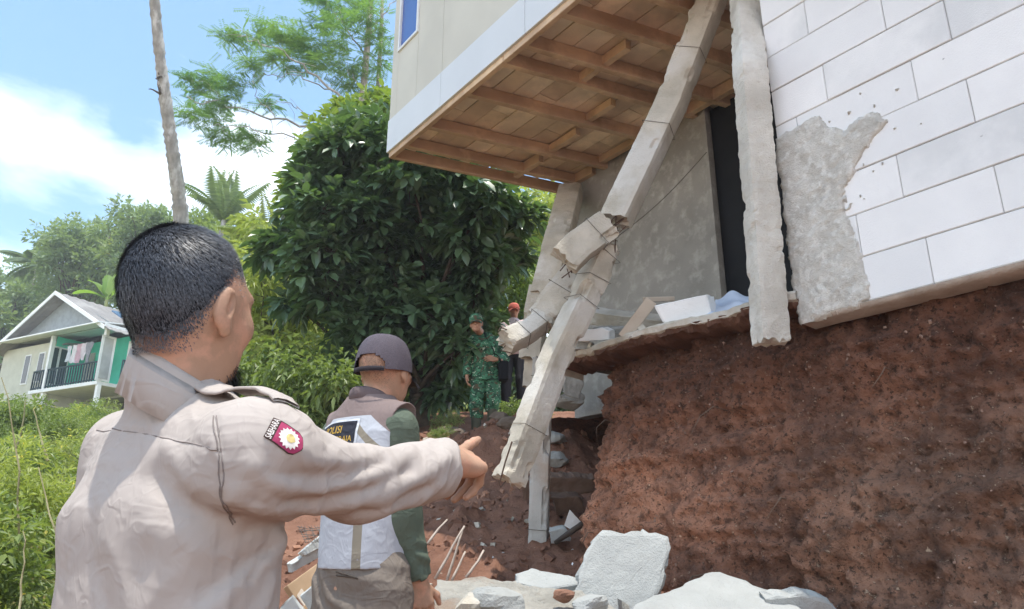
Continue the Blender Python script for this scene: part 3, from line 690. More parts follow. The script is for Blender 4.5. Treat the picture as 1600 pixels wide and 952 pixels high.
def cloth(name, c, c2=None, weave=900, bump=.12, rough=.85, wr=.4, **k):
    m = mat(name, c, c2 or tuple(x*.93 for x in c), 6, rough, bump, weave, spec=.15, bdist=.001, **k); t = m.node_tree; b = next(n for n in t.nodes if n.type == 'BSDF_PRINCIPLED'); lk = t.links.new
    g = N('ShaderNodeTexCoord', t); hsum = None
    for sc_, st, di in ((7, (1.0, 1.0, .45), 1.2), (15, (.5, 1.0, 1.0), .8), (30, (1, 1, .6), .6)):
        mp = N('ShaderNodeMapping', t); mp.inputs['Scale'].default_value = st; mp.inputs['Rotation'].default_value = (.3*sc_, .2, .5); lk(g.outputs['Object'], mp.inputs[0])
        n = N('ShaderNodeTexNoise', t); n.inputs['Scale'].default_value = sc_; n.inputs['Detail'].default_value = 2; n.inputs['Distortion'].default_value = di; lk(mp.outputs[0], n.inputs[0])
        s = N('ShaderNodeMath', t, operation='SUBTRACT'); s.inputs[1].default_value = .5; lk(n.outputs['Fac'], s.inputs[0]); a = N('ShaderNodeMath', t, operation='ABSOLUTE'); lk(s.outputs[0], a.inputs[0])
        r = N('ShaderNodeMapRange', t); r.inputs['From Max'].default_value = .10; r.inputs['To Min'].default_value = 1; r.inputs['To Max'].default_value = 0; r.interpolation_type = 'SMOOTHSTEP'; lk(a.outputs[0], r.inputs['Value'])
        ml = N('ShaderNodeMath', t, operation='MULTIPLY'); ml.inputs[1].default_value = 7/sc_; lk(r.outputs[0], ml.inputs[0]); o_ = ml.outputs[0]
        if hsum: ad_ = N('ShaderNodeMath', t, operation='ADD'); lk(hsum, ad_.inputs[0]); lk(o_, ad_.inputs[1]); hsum = ad_.outputs[0]
        else: hsum = o_
    bp = N('ShaderNodeBump', t); bp.inputs['Strength'].default_value = wr; bp.inputs['Distance'].default_value = .006; lk(hsum, bp.inputs['Height'])
    if b.inputs['Normal'].links: lk(b.inputs['Normal'].links[0].from_socket, bp.inputs['Normal'])
    lk(bp.outputs[0], b.inputs['Normal']); return m
def put(fr, name, V, Q, mt, parent, smooth=True, attr=None):
    return mesh_np(name, fr.w(V), Q, mt, parent, smooth, attr)
def sdfobj(fr, name, f, lo, hi, h, mt, parent, attr=None, post=None):
    V, Q = surfnet(f, lo, hi, h)
    if post: V, Q = post(V, Q)
    return put(fr, name, V, Q, mt, parent, True, attr(V) if attr else None)
def merge(parts):
    V = []; Q = []; n = 0
    for v, q in parts: V.append(v); Q.append(q+n); n += len(v)
    return np.vstack(V), np.vstack(Q)
ZS = .80
def warp(q): q = q.copy(); q[:, 2] = np.where(q[:, 2] < 0, q[:, 2]*ZS, q[:, 2]); return q
def unwarp(q): q = q.copy(); q[:, 2] = np.where(q[:, 2] < 0, q[:, 2]/ZS, q[:, 2]); return q
def skull(P): return smin(head_sdf(P), cap(P, (0, -.016, -.055), (0, -.020, -.12), .052, .053), .022)
def hairline(P):     # >0 inside the haired region, head coordinates
    az = np.abs(np.arctan2(P[:, 0], P[:, 1])); zl = np.interp(az, [0, .5, .85, 1.15, 1.45, 1.75, 2.1, 2.6, 3.15], [.070, .066, .052, .022, .026, -.010, -.055, -.078, -.084])
    return P[:, 2]-zl
def strands(fr, hb, hl, n, length, width, mt, parent, whorl=(.0, -.075, .10), seed=3, name='hair', wf=None):
    """short hair as single blades growing out of the scalp; hb = (R, origin) of the head in figure space"""
    r = np.random.default_rng(seed); R, O = hb
    D = r.normal(size=(n*4, 3)); D /= np.linalg.norm(D, axis=1)[:, None]
    f = skull
    P = D*np.array([.078, .098, .1])+[0, -.014, .024]; P = project(P, f, .03, 4)
    P = P[np.abs(f(P)) < .002]
    hh = hairline(P); keep = (hh > -.014) & (r.random(len(P)) < np.clip((hh+.014)/.05, 0, 1)**1.5+.02); P = P[keep][:n]; hh = hh[keep][:n]
    G = grad(f, P); G /= np.linalg.norm(G, axis=1)[:, None]
    flow = P-np.asarray(whorl); sw = np.cross(G, flow); flow = flow+sw*.55; flow[:, 2] -= .03
    flow -= (flow*G).sum(1)[:, None]*G; flow /= np.linalg.norm(flow, axis=1)[:, None]+1e-6
    lay = .55+.35*vnoise(P, 60, 3)
    dr = G*lay[:, None]+flow*.85+r.normal(0, .20, P.shape); dr /= np.linalg.norm(dr, axis=1)[:, None]
    Ls = length*np.clip(hh/.075, .16, 1)*(r.random(len(P))*.5+.7)
    side = np.cross(dr, G); side /= np.linalg.norm(side, axis=1)[:, None]+1e-6
    a = P-side*width/2-G*.001; b = P+side*width/2-G*.001; m1 = P+dr*(Ls*.55)[:, None]+side*width*.35; m0 = P+dr*(Ls*.55)[:, None]-side*width*.35
    dr2 = dr*.8+flow*.5; t = P+dr2*Ls[:, None]
    k = len(P); V = np.stack([a, b, m1, m0, t], 1).reshape(-1, 3); i = np.arange(k)[:, None]*5
    V = (wf(V) if wf else V)@R.T+O
    return put(fr, name, V, [i+np.array([0, 1, 2, 3]), i+np.array([3, 2, 4])], mt, parent, False)
def rotm(yaw, pitch=0, roll=0): return np.array(Matrix.Rotation(yaw, 3, 'Z') @ Matrix.Rotation(pitch, 3, 'X') @ Matrix.Rotation(roll, 3, 'Y'))

# ------------------------------------------------------------------ THE POINTING OFFICER (foreground)
def officer():
    yaw = -math.radians(33)
    nb = at(307, 600, 1.14)                       # neck base
    loc = A3(nb[0]-.0, nb[1]+.01, 0.0)
    fr = Frame(loc, yaw)
    root = tag(empty('person', loc), 'man in beige uniform shirt with short dark hair pointing his right arm at the house', 'person')
    H = at(297, 477, 1.14); Hl = fr.l(H)
    Rh = rotm(math.radians(9), 0.0, 0.02)
    # joints in figure space
    sR = fr.l(at(405, 712, .99)); cuff = fr.l(at(690, 732, 1.37)); elb = fr.l(at(560, 757, 1.16))
    sL = A3(-.165, .0, 1.392)
    sl0 = at(120, 1100, 1.16)
    eL = A3(-.172, -.0, 1.10); wL = A3(-.18, .08, .86)
    ax = nz_(cuff-elb)
    # hand
    hy = nz_(fr.dl(A3(.44, .88, .10))); hz = fr.dl(nz_(A3(.38, -.40, .80))); hz = nz_(hz-hz@hy*hy); hx = np.cross(hy, hz)
    B = np.stack([hx, hy, hz], 1)
    W = cuff+ax*.012+fr.dl(A3(.008, -.006, .013))
    HL = lambda P: hand_prims(P, W, B, -1, [(-.24, .06, .04), (1.1, .9, .5), (1.15, .85, .5), (1.1, .8, .5)], 1.06, spreads=(.22, .03, -.03, -.08), thumb=((.030, .040, -.014), (.046, .060, -.034), (.046, .078, -.056)))
    Bl = np.stack([A3(.2, .95, 0)/np.linalg.norm([.2, .95]), nz_(A3(0, .1, -1)), A3(-1, .1, 0)], 1)
    HLl = lambda P: hand_prims(P, wL, Bl, 1)
    def hd(P): return head_sdf(warp((P-Hl)@Rh))
    def neck(P): return cap(P, Hl+A3(0, -.016, -.055), A3(.006, -.022, 1.40), .047, .057)
    def upper(P): return smin(hd(P), neck(P), .022)
    def low(P):
        d = loft(P, [(.86, 0, 0, .16, .11), (1.02, 0, 0, .15, .10), (1.2, 0, 0, .16, .11), (1.36, 0, 0, .15, .09), (1.42, 0, 0, .09, .06)])
        d = smin(d, chain(P, [sR-A3(.02, 0, 0), elb, cuff], (.042, .034, .025), .015), .04)
        d = smin(d, chain(P, [sL, eL, wL], (.045, .038, .028), .02), .05)
        for s in (-1, 1):
            d = smin(d, chain(P, [A3(s*.09, 0, .9), A3(s*.11, .01, .48), A3(s*.115, -.02, .09)], (.085, .055, .04), .03), .03)
            d = smin(d, cap(P, (s*.115, -.03, .05), (s*.125, .15, .03), .035, .03), .03)
        return d
    parts = [surfnet(upper, Hl+[-.13, -.16, -.25], Hl+[.13, .16, .15], .0042), surfnet(HL, W+[-.16, -.16, -.16], W+[.16, .18, .12], .0032),
             surfnet(HLl, wL+[-.12, -.14, -.24], wL+[.12, .16, .08], .006), surfnet(low, [-.35, -.25, -.02], [.45, .75, 1.44], .014)]
    V, Q = merge(parts)
    body = put(fr, 'body', V, Q, SKIN, root)
    # hair shell + blades
    def cap_(P):
        q = warp((P-Hl)@Rh); g = hairline(q)
        return np.maximum(skull(q)-.0018*np.clip(g/.02, 0, 1), -g+.030+.008*vnoise(q, 70))
    hmat = mat('black_hair', (.010, .011, .014), (.022, .023, .027), 90, .8, .6, 500, spec=.1)
    V, Q = surfnet(cap_, Hl+[-.11, -.14, -.09], Hl+[.11, .13, .15], .0042); hr = put(fr, 'hair', V, Q, hmat, root)
    hm2 = mat('hair_blades', (.018, .020, .026), (.12, .128, .15), 260, .45, spec=.5)
    strands(fr, (Rh, Hl), None, 34000, .0125, .0011, hm2, hr, whorl=(-.012, -.058, .108), name='hair_blades', wf=unwarp)
    # goatee
    r = np.random.default_rng(5); k = 4200
    q = A3(.006, .074, -.098)+r.normal(0, 1, (k, 3))*[.026, .014, .013]; q = project(q, head_sdf, .03, 3); q = q[q[:, 2] < -.066]; k = len(q)
    G = grad(head_sdf, q); G /= np.linalg.norm(G, axis=1)[:, None]; dr = G+A3(0, .1, -1.1)+r.normal(0, .25, q.shape); sd_ = np.cross(dr, G); sd_ /= np.linalg.norm(sd_, axis=1)[:, None]+1e-6
    Vb = unwarp(np.stack([q-sd_*.0007, q+sd_*.0007, q+dr*.012], 1).reshape(-1, 3))@Rh.T+Hl; i = np.arange(k)[:, None]*3
    put(fr, 'beard', Vb, i+np.array([0, 1, 2]), BROW, root, False)
    for s in (-1, 1):
        e = A3(s*.031, .0835, .010); mb = MB(); mb.tube(np.array([e+A3(-.010, .006, .021), e+A3(0, .010, .025), e+A3(.011, .005, .020)])@Rh.T+Hl, (.002, .003, .0015), 5)
        put(fr, 'eyebrow', np.vstack(mb.V), [np.vstack(mb.Q), np.vstack(mb.T)], BROW, root)
    # ---- shirt
    def shirt0(P):
        d = loft(P, [(.80, 0, .0, .180, .118), (.95, .0, -.0, .172, .116), (1.08, 0, -.004, .168, .116), (1.20, 0, -.006, .168, .118), (1.30, -.0, -.010, .165, .114), (1.36, 0, -.010, .152, .100), (1.41, 0, -.010, .115, .082), (1.44, .004, -.006, .066, .062)], 2.7)
        d = smin(d, cap(P, (.020, -.010, 1.39), (-.018, -.032, 1.478), .068, .060), .03)
        d = smin(d, cap(P, A3(-.015, -.005, 1.440), sL+A3(.02, -.005, .0), .052, .062), .05)
        d = smin(d, cap(P, A3(.02, -.005, 1.408), sR+A3(-.015, -.005, .0), .058, .068), .05)
        d = smin(d, cap(P, A3(.08, -.055, 1.27), A3(-.09, -.055, 1.27), .052, .056), .04)
        sl = chain(P, [sL, eL, wL], (.068, .062, .050), .03)
        d = smin(d, sl, .022)
        ra = chain(P, [sR, elb, cuff+ax*.08], (.070, .0480, .0565), .04)
        nc = nz_(fr.dl(A3(.80, .60, 0))); ra = smax(ra, (P-cuff)@nc-.012+.003*np.sin(6*(P[:, 2]-cuff[2])/.05), .002)
        d = smin(d, ra, .045)
        hollow = cap(P, cuff-ax*.045, cuff+ax*.10, .040, .050)
        d = smax(d, -hollow, .003)
        return d
    T = lambda pts: [trace(shirt0, fr, x, y) for x, y in pts]
    fold = []
    def F_(pts, amp, ww):
        t = [p for p in T(pts) if p is not None]
        if len(t) > 1: fold.append((t, amp, ww))
    F_([(430, 690), (479, 716), (540, 722), (600, 706), (640, 700)], .008, .011)
    F_([(395, 730), (440, 760), (504, 768), (578, 745), (640, 708)], .009, .013)
    F_([(370, 775), (430, 795), (500, 795), (578, 780), (660, 745), (700, 715)], .010, .014)
    F_([(420, 740), (470, 745), (540, 744), (600, 724)], -.006, .010)
    F_([(400, 780), (480, 784), (560, 768), (640, 735)], -.008, .012)
    F_([(600, 800), (650, 785), (690, 755)], .007, .012); F_([(560, 800), (620, 782), (670, 762)], -.007, .010)
    F_([(450, 700), (500, 695)], .005, .010); F_([(520, 705), (560, 702), (585, 700)], .005, .009)
    F_([(445, 815), (400, 790), (340, 770), (290, 740), (262, 700)], .007, .016)
    F_([(445, 822), (390, 812), (320, 800), (260, 775), (235, 745)], -.006, .014)
    F_([(440, 838), (380, 850), (300, 850), (240, 825)], .007, .018)
    F_([(438, 850), (400, 885), (350, 930), (330, 952)], .008, .015); F_([(420, 850), (375, 890), (320, 930)], -.007, .013)
    F_([(444, 870), (425, 910), (410, 952)], .006, .010)
    F_([(300, 870), (260, 905), (230, 945)], .004, .022); F_([(190, 760), (180, 860), (185, 950)], .004, .02); F_([(150, 720), (140, 800), (150, 900), (170, 950)], -.004, .018)
    F_([(446, 818), (415, 806), (380, 795), (350, 775)], -.006, .006); F_([(444, 835), (405, 835), (370, 845), (335, 870)], .005, .006); F_([(438, 845), (410, 870), (388, 905)], -.006, .006); F_([(444, 800), (420, 780), (385, 765)], .004, .006); F_([(500, 810), (560, 790), (600, 770)], -.004, .007)
    F_([(330, 690), (345, 720), (352, 760), (358, 812)], .0035, .006)
    # seams as fine grooves
    F_([(118, 676), (150, 671), (200, 674), (260, 683), (310, 695), (344, 706)], -.0030, .0026)
    F_([(340, 655), (346, 700), (350, 740), (357, 790), (368, 818)], -.0028, .0026)
    def shirt(P):
        d = shirt0(P)
        near = np.abs(d) < .04
        if near.any():
            Q_ = P[near]; g = seglines(Q_, fold, .01)+.0032*fbm(Q_*[1, 1, .45], 9, 3, 70, .55)+.0032*(np.clip(.14-np.abs(fbm(Q_*[1.2, 1.2, .5], 6, 2, 73)), 0, 1)/.14)**1.5
            d = d.copy(); d[near] -= g
        return d
    seams = [T(q) for q in ([(118, 676), (150, 671), (200, 674), (260, 683), (310, 695), (344, 706)], [(338, 650), (346, 700), (350, 740), (357, 790), (368, 818)], [(334, 650), (342, 700), (346, 740), (353, 790), (364, 820)])]
    smat = cloth('beige_shirt', (.43, .378, .345), (.40, .352, .32), 1400, .10, wr=.26)
    V, Q = surfnet(shirt, [-.36, -.24, .88], [sR[0]+.16, cuff[1]+.08, 1.50], .0045)
    sh = put(fr, 'shirt', V, Q, smat, root)
    for q in seams:
        q = np.array([p for p in q if p is not None]); t_ = np.linspace(0, len(q)-1, 60); q = np.stack([np.interp(t_, np.arange(len(q)), q[:, i]) for i in range(3)], -1)
        for _ in range(60): q[1:-1] = (q[:-2]+q[1:-1]*2+q[2:])/4
        q = project(q, shirt, .02, 5, .0007)
        mb = MB(); mb.tube(q, .0009, 5); put(fr, 'seam', np.vstack(mb.V), [np.vstack(mb.Q), np.vstack(mb.T)], cloth('seam_thread', (.25, .215, .20)), sh)
    # trousers, shoes
    def pants(P):
        d = loft(P, [(.84, 0, 0, .175, .125), (.98, 0, 0, .165, .118)])
        for s in (-1, 1): d = smin(d, chain(P, [A3(s*.09, 0, .9), A3(s*.11, .01, .48), A3(s*.115, -.02, .08)], (.105, .078, .062), .03), .03)
        return d
    sdfobj(fr, 'trousers', pants, [-.3, -.2, .01], [.3, .2, 1.0], .014, cloth('brown_trousers', (.13, .10, .08)), root)
    for s in (-1, 1): sdfobj(fr, 'boot', lambda P: smin(cap(P, (s*.115, -.04, .06), (s*.128, .17, .04), .05, .042), cap(P, (s*.115, -.03, .06), (s*.115, -.03, .2), .055, .055), .03), [s*.12-.1, -.15, -.02], [s*.12+.1, .28, .28], .012, mat('black_leather', (.02, .02, .02), None, 5, .4), root)
    # collar
    cc = A3(.006, -.034, 1.500); na = 64; rows = [(.063, -.020), (.0605, .012), (.0625, .0225), (.068, .0235), (.0715, .014), (.076, -.010), (.081, -.060), (.078, -.060), (.076, -.012), (.073, .008)]
    Vc = []
    for i in range(na):
        a = math.radians(-90)+(i/(na-1)-.5)*math.radians(300); fx, fy = math.cos(a), math.sin(a); frn = (fy+1)/2
        for k_, (r_, z_) in enumerate(rows):
            if k_ in (5, 6, 7): r_ += .004*math.sin(i*.35)*(k_ == 6)+.012*max(0, frn-.6)
            ext = (-.028*max(0, frn-.45) if k_ in (6, 7) else 0)
            Vc.append(cc+A3(fx*r_*1.0, fy*r_*1.06, z_-.018-.042*(fx*.84+fy*.545)+ext))
    Vc = np.array(Vc)
    put(fr, 'collar', Vc, grid_faces(na, len(rows), True)[:, ::-1], smat, root)
    # shoulder strap
    strip = []
    p0 = trace(shirt, fr, 345, 618); p1 = trace(shirt, fr, 385, 640)
    xs = np.linspace(.062, sR[0]+.040, 18)
    def ztop(x, y):
        zz = np.linspace(1.5, 1.3, 100); d = shirt(np.stack([np.full(100, x), np.full(100, y), zz], -1)); i = np.argmax(d < 0); return zz[i]
    for i, x in enumerate(xs):
        t = i/17; wd = .024+.004*t; rowz = []
        for v in np.linspace(-1, 1, 7):
            y = -.034+t*.012+v*wd*(1 if i < 16 else .8); rowz.append([x, y, ztop(x, y)])
        rowz = np.array(rowz); m_ = rowz[:, 2].max(); lift = .008+.010*math.sin(math.pi*min(1, t*1.0))**1
        rowz[:, 2] = rowz[:, 2]*.85+m_*.15+lift; strip.append(rowz)
    S = np.array(strip); low_ = S.copy(); low_[..., 2] -= .004
    ring = np.concatenate([S, low_[:, ::-1]], 1)
    V = ring.reshape(-1, 3); nn = ring.shape[1]
    caps = [[k for k in range(nn)]]
    o = put(fr, 'shoulder_strap', V, grid_faces(18, nn, True), smat, root); 
    # sleeve patch
    C0 = trace(shirt, fr, 448, 683); et = nz_(trace(shirt, fr, 434, 660)-trace(shirt, fr, 421, 683)); ed = trace(shirt, fr, 472, 702)-C0; ed = nz_(ed-(ed@et)*et)
    hw = .0155; 
    def shield(u):   # u along down axis 0..1 -> half width
        return np.interp(u, [0, .25, .75, .88, 1.0], [.0180, .0190, .0190, .0150, .0015])
    Lp = .056; C1 = C0-ed*Lp*.52
    def sheet(u0, u1, shrink, off, nm, mt, par, nu=18, nvv=13, fw=None):
        U = np.linspace(u0, u1, nu); Vv = []
        for u in U:
            w_ = (fw(u) if fw else shield(u))-shrink
            for v in np.linspace(-1, 1, nvv): Vv.append(C1+ed*(u*Lp)+et*(v*max(w_, .0005)))
        Vv = project(np.array(Vv), shirt, .02, 4, off); return put(fr, nm, Vv, grid_faces(nu, nvv), mt, par)
    pm = cloth('patch_magenta', (.36, .05, .12)); pd = cloth('patch_border', (.07, .045, .04)); pg = cloth('patch_gold', (.62, .50, .22)); pw = cloth('patch_white', (.75, .70, .66))
    pa = sheet(0, 1, 0, .0016, 'sleeve_patch', pd, root); sheet(.24, .97, .0022, .0024, 'patch_field', pm, pa); sheet(.03, .20, .0018, .0024, 'patch_band', cloth('patch_band', (.10, .06, .05)), pa, 6)
    # star burst
    ce = C1+ed*Lp*.58; k = 32; Vv = [ce]
    for ring_ in (.35, .7, 1.0):
        for i in range(k):
            a = i*2*math.pi/k; rr = .0150*(1.0 if i % 2 else .80)*ring_; Vv.append(ce+ed*math.cos(a)*rr*1.05+et*math.sin(a)*rr*.98)
    T_ = [[0, 1+i, 1+(i+1) % k] for i in range(k)]; Q_ = [[1+r_*k+i, 1+(r_+1)*k+i, 1+(r_+1)*k+(i+1) % k, 1+r_*k+(i+1) % k] for r_ in range(2) for i in range(k)]
    Vv = project(np.array(Vv), shirt, .02, 4, .0031); put(fr, 'star_emblem', Vv, [np.array(Q_), np.array(T_)], pw, pa)
    Vv = [ce+ed*(.0015+.0062*math.cos(i*2*math.pi/20)*(1+.15*math.cos(3*i)))+et*(.0062*math.sin(i*2*math.pi/20)) for i in range(20)]+[ce]
    Vv = project(np.array(Vv), shirt, .02, 4, .0037); put(fr, 'star_centre', Vv, [np.array([[20, i, (i+1) % 20] for i in range(20)])], pg, pa)
    text_on(fr, 'SABHARA', C1+ed*Lp*.115, et, -ed, .0100, .0330, shirt, .0032, pw, pa, 'patch_text')
    # cuff hem line and shirt flap
    return fr, shirt
def text_on(fr, txt, centre, ex, ey, h, width, f, off, mt, parent, name):
    cu = bpy.data.curves.new('t', 'FONT'); cu.body = txt; cu.align_x = 'CENTER'; cu.align_y = 'CENTER'; cu.offset = .012; cu.resolution_u = 3
    o = bpy.data.objects.new('t', cu); COL.objects.link(o); dg = bpy.context.evaluated_depsgraph_get(); me = bpy.data.meshes.new_from_object(o.evaluated_get(dg))
    V = np.array([v.co[:] for v in me.vertices]); bm = bmesh.new(); bm.from_mesh(me); bmesh.ops.triangulate(bm, faces=bm.faces); T_ = np.array([[v.index for v in f_.verts] for f_ in bm.faces]); bm.free()
    bpy.data.objects.remove(o); bpy.data.curves.remove(cu); bpy.data.meshes.remove(me)
    w0 = np.ptp(V[:, 0]); h0 = np.ptp(V[:, 1]); V[:, 0] -= (V[:, 0].max()+V[:, 0].min())/2; V[:, 1] -= (V[:, 1].max()+V[:, 1].min())/2
    P = centre+V[:, :1]*(width/w0)*ex+V[:, 1:2]*(h/h0)*ey
    P = project(P, f, .02, 4, off)
    return put(fr, name, P, T_, mt, parent, False)
OFF = officer()
# ------------------------------------------------------------------ OTHER PEOPLE
def cap_mesh(fr, R, O, mt, parent, brim=.065, hole=False, rim=.030, name='cap', top=.112, grow=.0125, flat=0.0, brim_mt=None):
    """hat shell on head; coordinates of the head"""
    na, ne = 72, 26; V = []; keep = []
    for j in range(ne):
        e = j/(ne-1)*math.pi/2
        for i in range(na):
            a = i*2*math.pi/na; fx, fy = math.sin(a), math.cos(a)        # a = 0 front
            base = rim-.012*math.cos(a-math.pi)*0-.008*(1-fy)/2*2
            rr = math.cos(e)**(.62+flat); z = base+(top-base)*math.sin(e)**(.95-flat*.4)
            V.append([fx*(.078+grow)*rr, -.012+fy*(.098+grow)*rr, z])
    V = np.array(V); Q = grid_faces(ne, na, True)
    seam = 1+.012*np.abs(np.cos(3*np.arctan2(V[:, 0], V[:, 1]+.012)))**12
    V[:, :2] *= seam[:, None]
    if hole:
        c = V[Q].mean(1); az = np.abs(np.abs(np.arctan2(c[:, 0], c[:, 1]+.012))-math.pi); b0 = rim-.016
        h = (az < .60) & (c[:, 2] < b0+.010+.046*np.sqrt(np.clip(1-(az/.60)**2, 0, 1))); Q = Q[~h]
    inner = V*[.97, .97, .985]; n = len(V)
    Vall = np.vstack([V, inner]); Qall = np.vstack([Q, Q[:, ::-1]+n])
    o = put(fr, name, Vall@R.T+O, Qall, mt, parent)
    # brim
    nb_, nr = 21, 6; B = []
    for k in range(nr):
        for i in range(nb_):
            a = (i/(nb_-1)-.5)*2.1; t = k/(nr-1); rx = math.sin(a)*(.078+grow); ry = -.012+math.cos(a)*(.098+grow)
            B.append([rx*(1+.05*t), ry+t*brim*(math.cos(a*.95))**.8, rim-.004-.016*t-.018*(rx/.09)**2*(1+t)])
    B = np.array(B); b2 = B-[0, 0, .004]; q = grid_faces(nr, nb_)
    put(fr, 'brim', np.vstack([B, b2])@R.T+O, np.vstack([q, q[:, ::-1]+len(B)]), brim_mt or mt, o)
    if hole:
        pts = []
        for i in range(15):
            a = math.pi+(i/14-.5)*1.35; pts.append([math.sin(a)*(.079+grow), -.012+math.cos(a)*(.099+grow), rim-.013])
        S = []
        for p in pts: S += [[p[0], p[1], p[2]-.008], [p[0]*1.02, (p[1]+.012)*1.02-.012, p[2]-.008], [p[0]*1.02, (p[1]+.012)*1.02-.012, p[2]+.008], [p[0], p[1], p[2]+.008]]
        put(fr, 'strap', np.array(S)@R.T+O, grid_faces(15, 4, True), brim_mt or mt, o)
    return o
def person_face(fr, R, O, parent):
    for s in (-1, 1):
        e = A3(s*.031, .0855, .010)
        V, Q = surfnet(lambda P: ell(P, e, (.0105, .006, .0055)), e-.02, e+.02, .002); ew = put(fr, 'eye', V@R.T+O, Q, EYEW, parent)
        i = e+A3(0, .0045, 0); V, Q = surfnet(lambda P: ell(P, i, (.0048, .0025, .0048)), i-.012, i+.012, .0015); put(fr, 'iris', V@R.T+O, Q, EYED, ew)
        mb = MB(); mb.tube(np.array([e+A3(-.016, .003, .017), e+A3(0, .007, .021), e+A3(.016, .003, .017)])@R.T+O, (.0025, .004, .002), 6)
        put(fr, 'eyebrow', np.vstack(mb.V), [np.vstack(mb.Q), np.vstack(mb.T)], BROW, parent)
def figure(fr, root, Hp, Rh, arms, legs, h=.009, hh=.005, skin=None, torso=1.0, curls=None, detail=True):
    """continuous body; arms = {side: (shoulder, elbow, wrist, handbasis)}, legs = {side: (hip, knee, ankle, toe)}"""
    hd = lambda P: smin(head_sdf((P-Hp)@Rh), cap(P, Hp+A3(0, -.016, -.055), A3(0, -.01, 1.40), .052, .06), .022)
    def low(P):
        d = loft(P, [(.86, 0, 0, .155*torso, .11), (1.02, 0, 0, .145*torso, .10), (1.2, 0, 0, .155*torso, .11), (1.36, 0, 0, .15*torso, .09), (1.43, 0, 0, .08, .06)])
        for s, (a, b, c, Bh) in arms.items(): d = smin(d, chain(P, [a, b, c], (.042, .038, .027), .02), .04)
        for s, (a, b, c, e) in legs.items():
            d = smin(d, chain(P, [a, b, c], (.085*min(1, torso+.08), .055, .04), .03), .02); d = smin(d, cap(P, c+A3(0, -.01, -.04), e, .035, .028), .03)
        return d
    lo = np.min([v for q in list(arms.values())+list(legs.values()) for v in q[:3]]+[[-.2, -.2, 0]], axis=0)-.13; hi = np.max([v for q in list(arms.values())+list(legs.values()) for v in q[:3]]+[[.2, .2, 1.4]], axis=0)+.13
    lo[2] = -.03; hi[2] = 1.46
    parts = [surfnet(hd, Hp+[-.14, -.16, -.2], Hp+[.14, .17, .15], hh), surfnet(low, lo, hi, h*1.6)]
    for s, (a, b, c, Bh) in arms.items():
        if Bh is None: continue
        parts.append(surfnet(lambda P: hand_prims(P, c, Bh, 1 if s < 0 else -1, curls), c+[-.15, -.15, -.22], c+[.15, .2, .12], min(h, .005)))
    V, Q = merge(parts); b = put(fr, 'body', V, Q, skin or SKIN2, root)
    if detail: person_face(fr, Rh, Hp, b)
    return b
HANDDOWN = {-1: np.stack([nz_(A3(.25, .95, 0)), nz_(A3(0, .12, -1)), np.cross(nz_(A3(.25, .95, 0)), nz_(A3(0, .12, -1)))], 1)}
def hand_down(side, fwd=.12):
    # fingers down, back of the hand outward; column x must satisfy x = y cross z, mirrored for the right hand
    y = nz_(A3(0, fwd, -1)); z = nz_(A3(side*1.0, -.25, 0)); z = nz_(z-z@y*y); x = np.cross(y, z); return np.stack([x, y, z], 1)
def multi_mat(name, base, zones, rough=.85, bump=.12, weave=900):
    """zones: [(attribute, colour)] painted where attribute > 0 (printed or sewn panels, sharp edged)"""
    m = cloth(name, base, rough=rough, bump=bump, weave=weave, wr=.2); t = m.node_tree; b = next(n for n in t.nodes if n.type == 'BSDF_PRINCIPLED')
    src = b.inputs['Base Color'].links[0].from_socket
    for a, c in zones:
        at_ = N('ShaderNodeAttribute', t); at_.attribute_name = a; g = N('ShaderNodeMath', t, operation='GREATER_THAN'); g.inputs[1].default_value = 0; t.links.new(at_.outputs['Fac'], g.inputs[0])
        mx = N('ShaderNodeMixRGB', t); t.links.new(g.outputs[0], mx.inputs[0]); t.links.new(src, mx.inputs[1]); mx.inputs[2].default_value = (*c, 1); src = mx.outputs[0]
    t.links.new(src, b.inputs['Base Color']); return m
def boxf(x, y, x0, x1, y0, y1): return np.minimum(np.minimum(x-x0, x1-x), np.minimum(y-y0, y1-y))

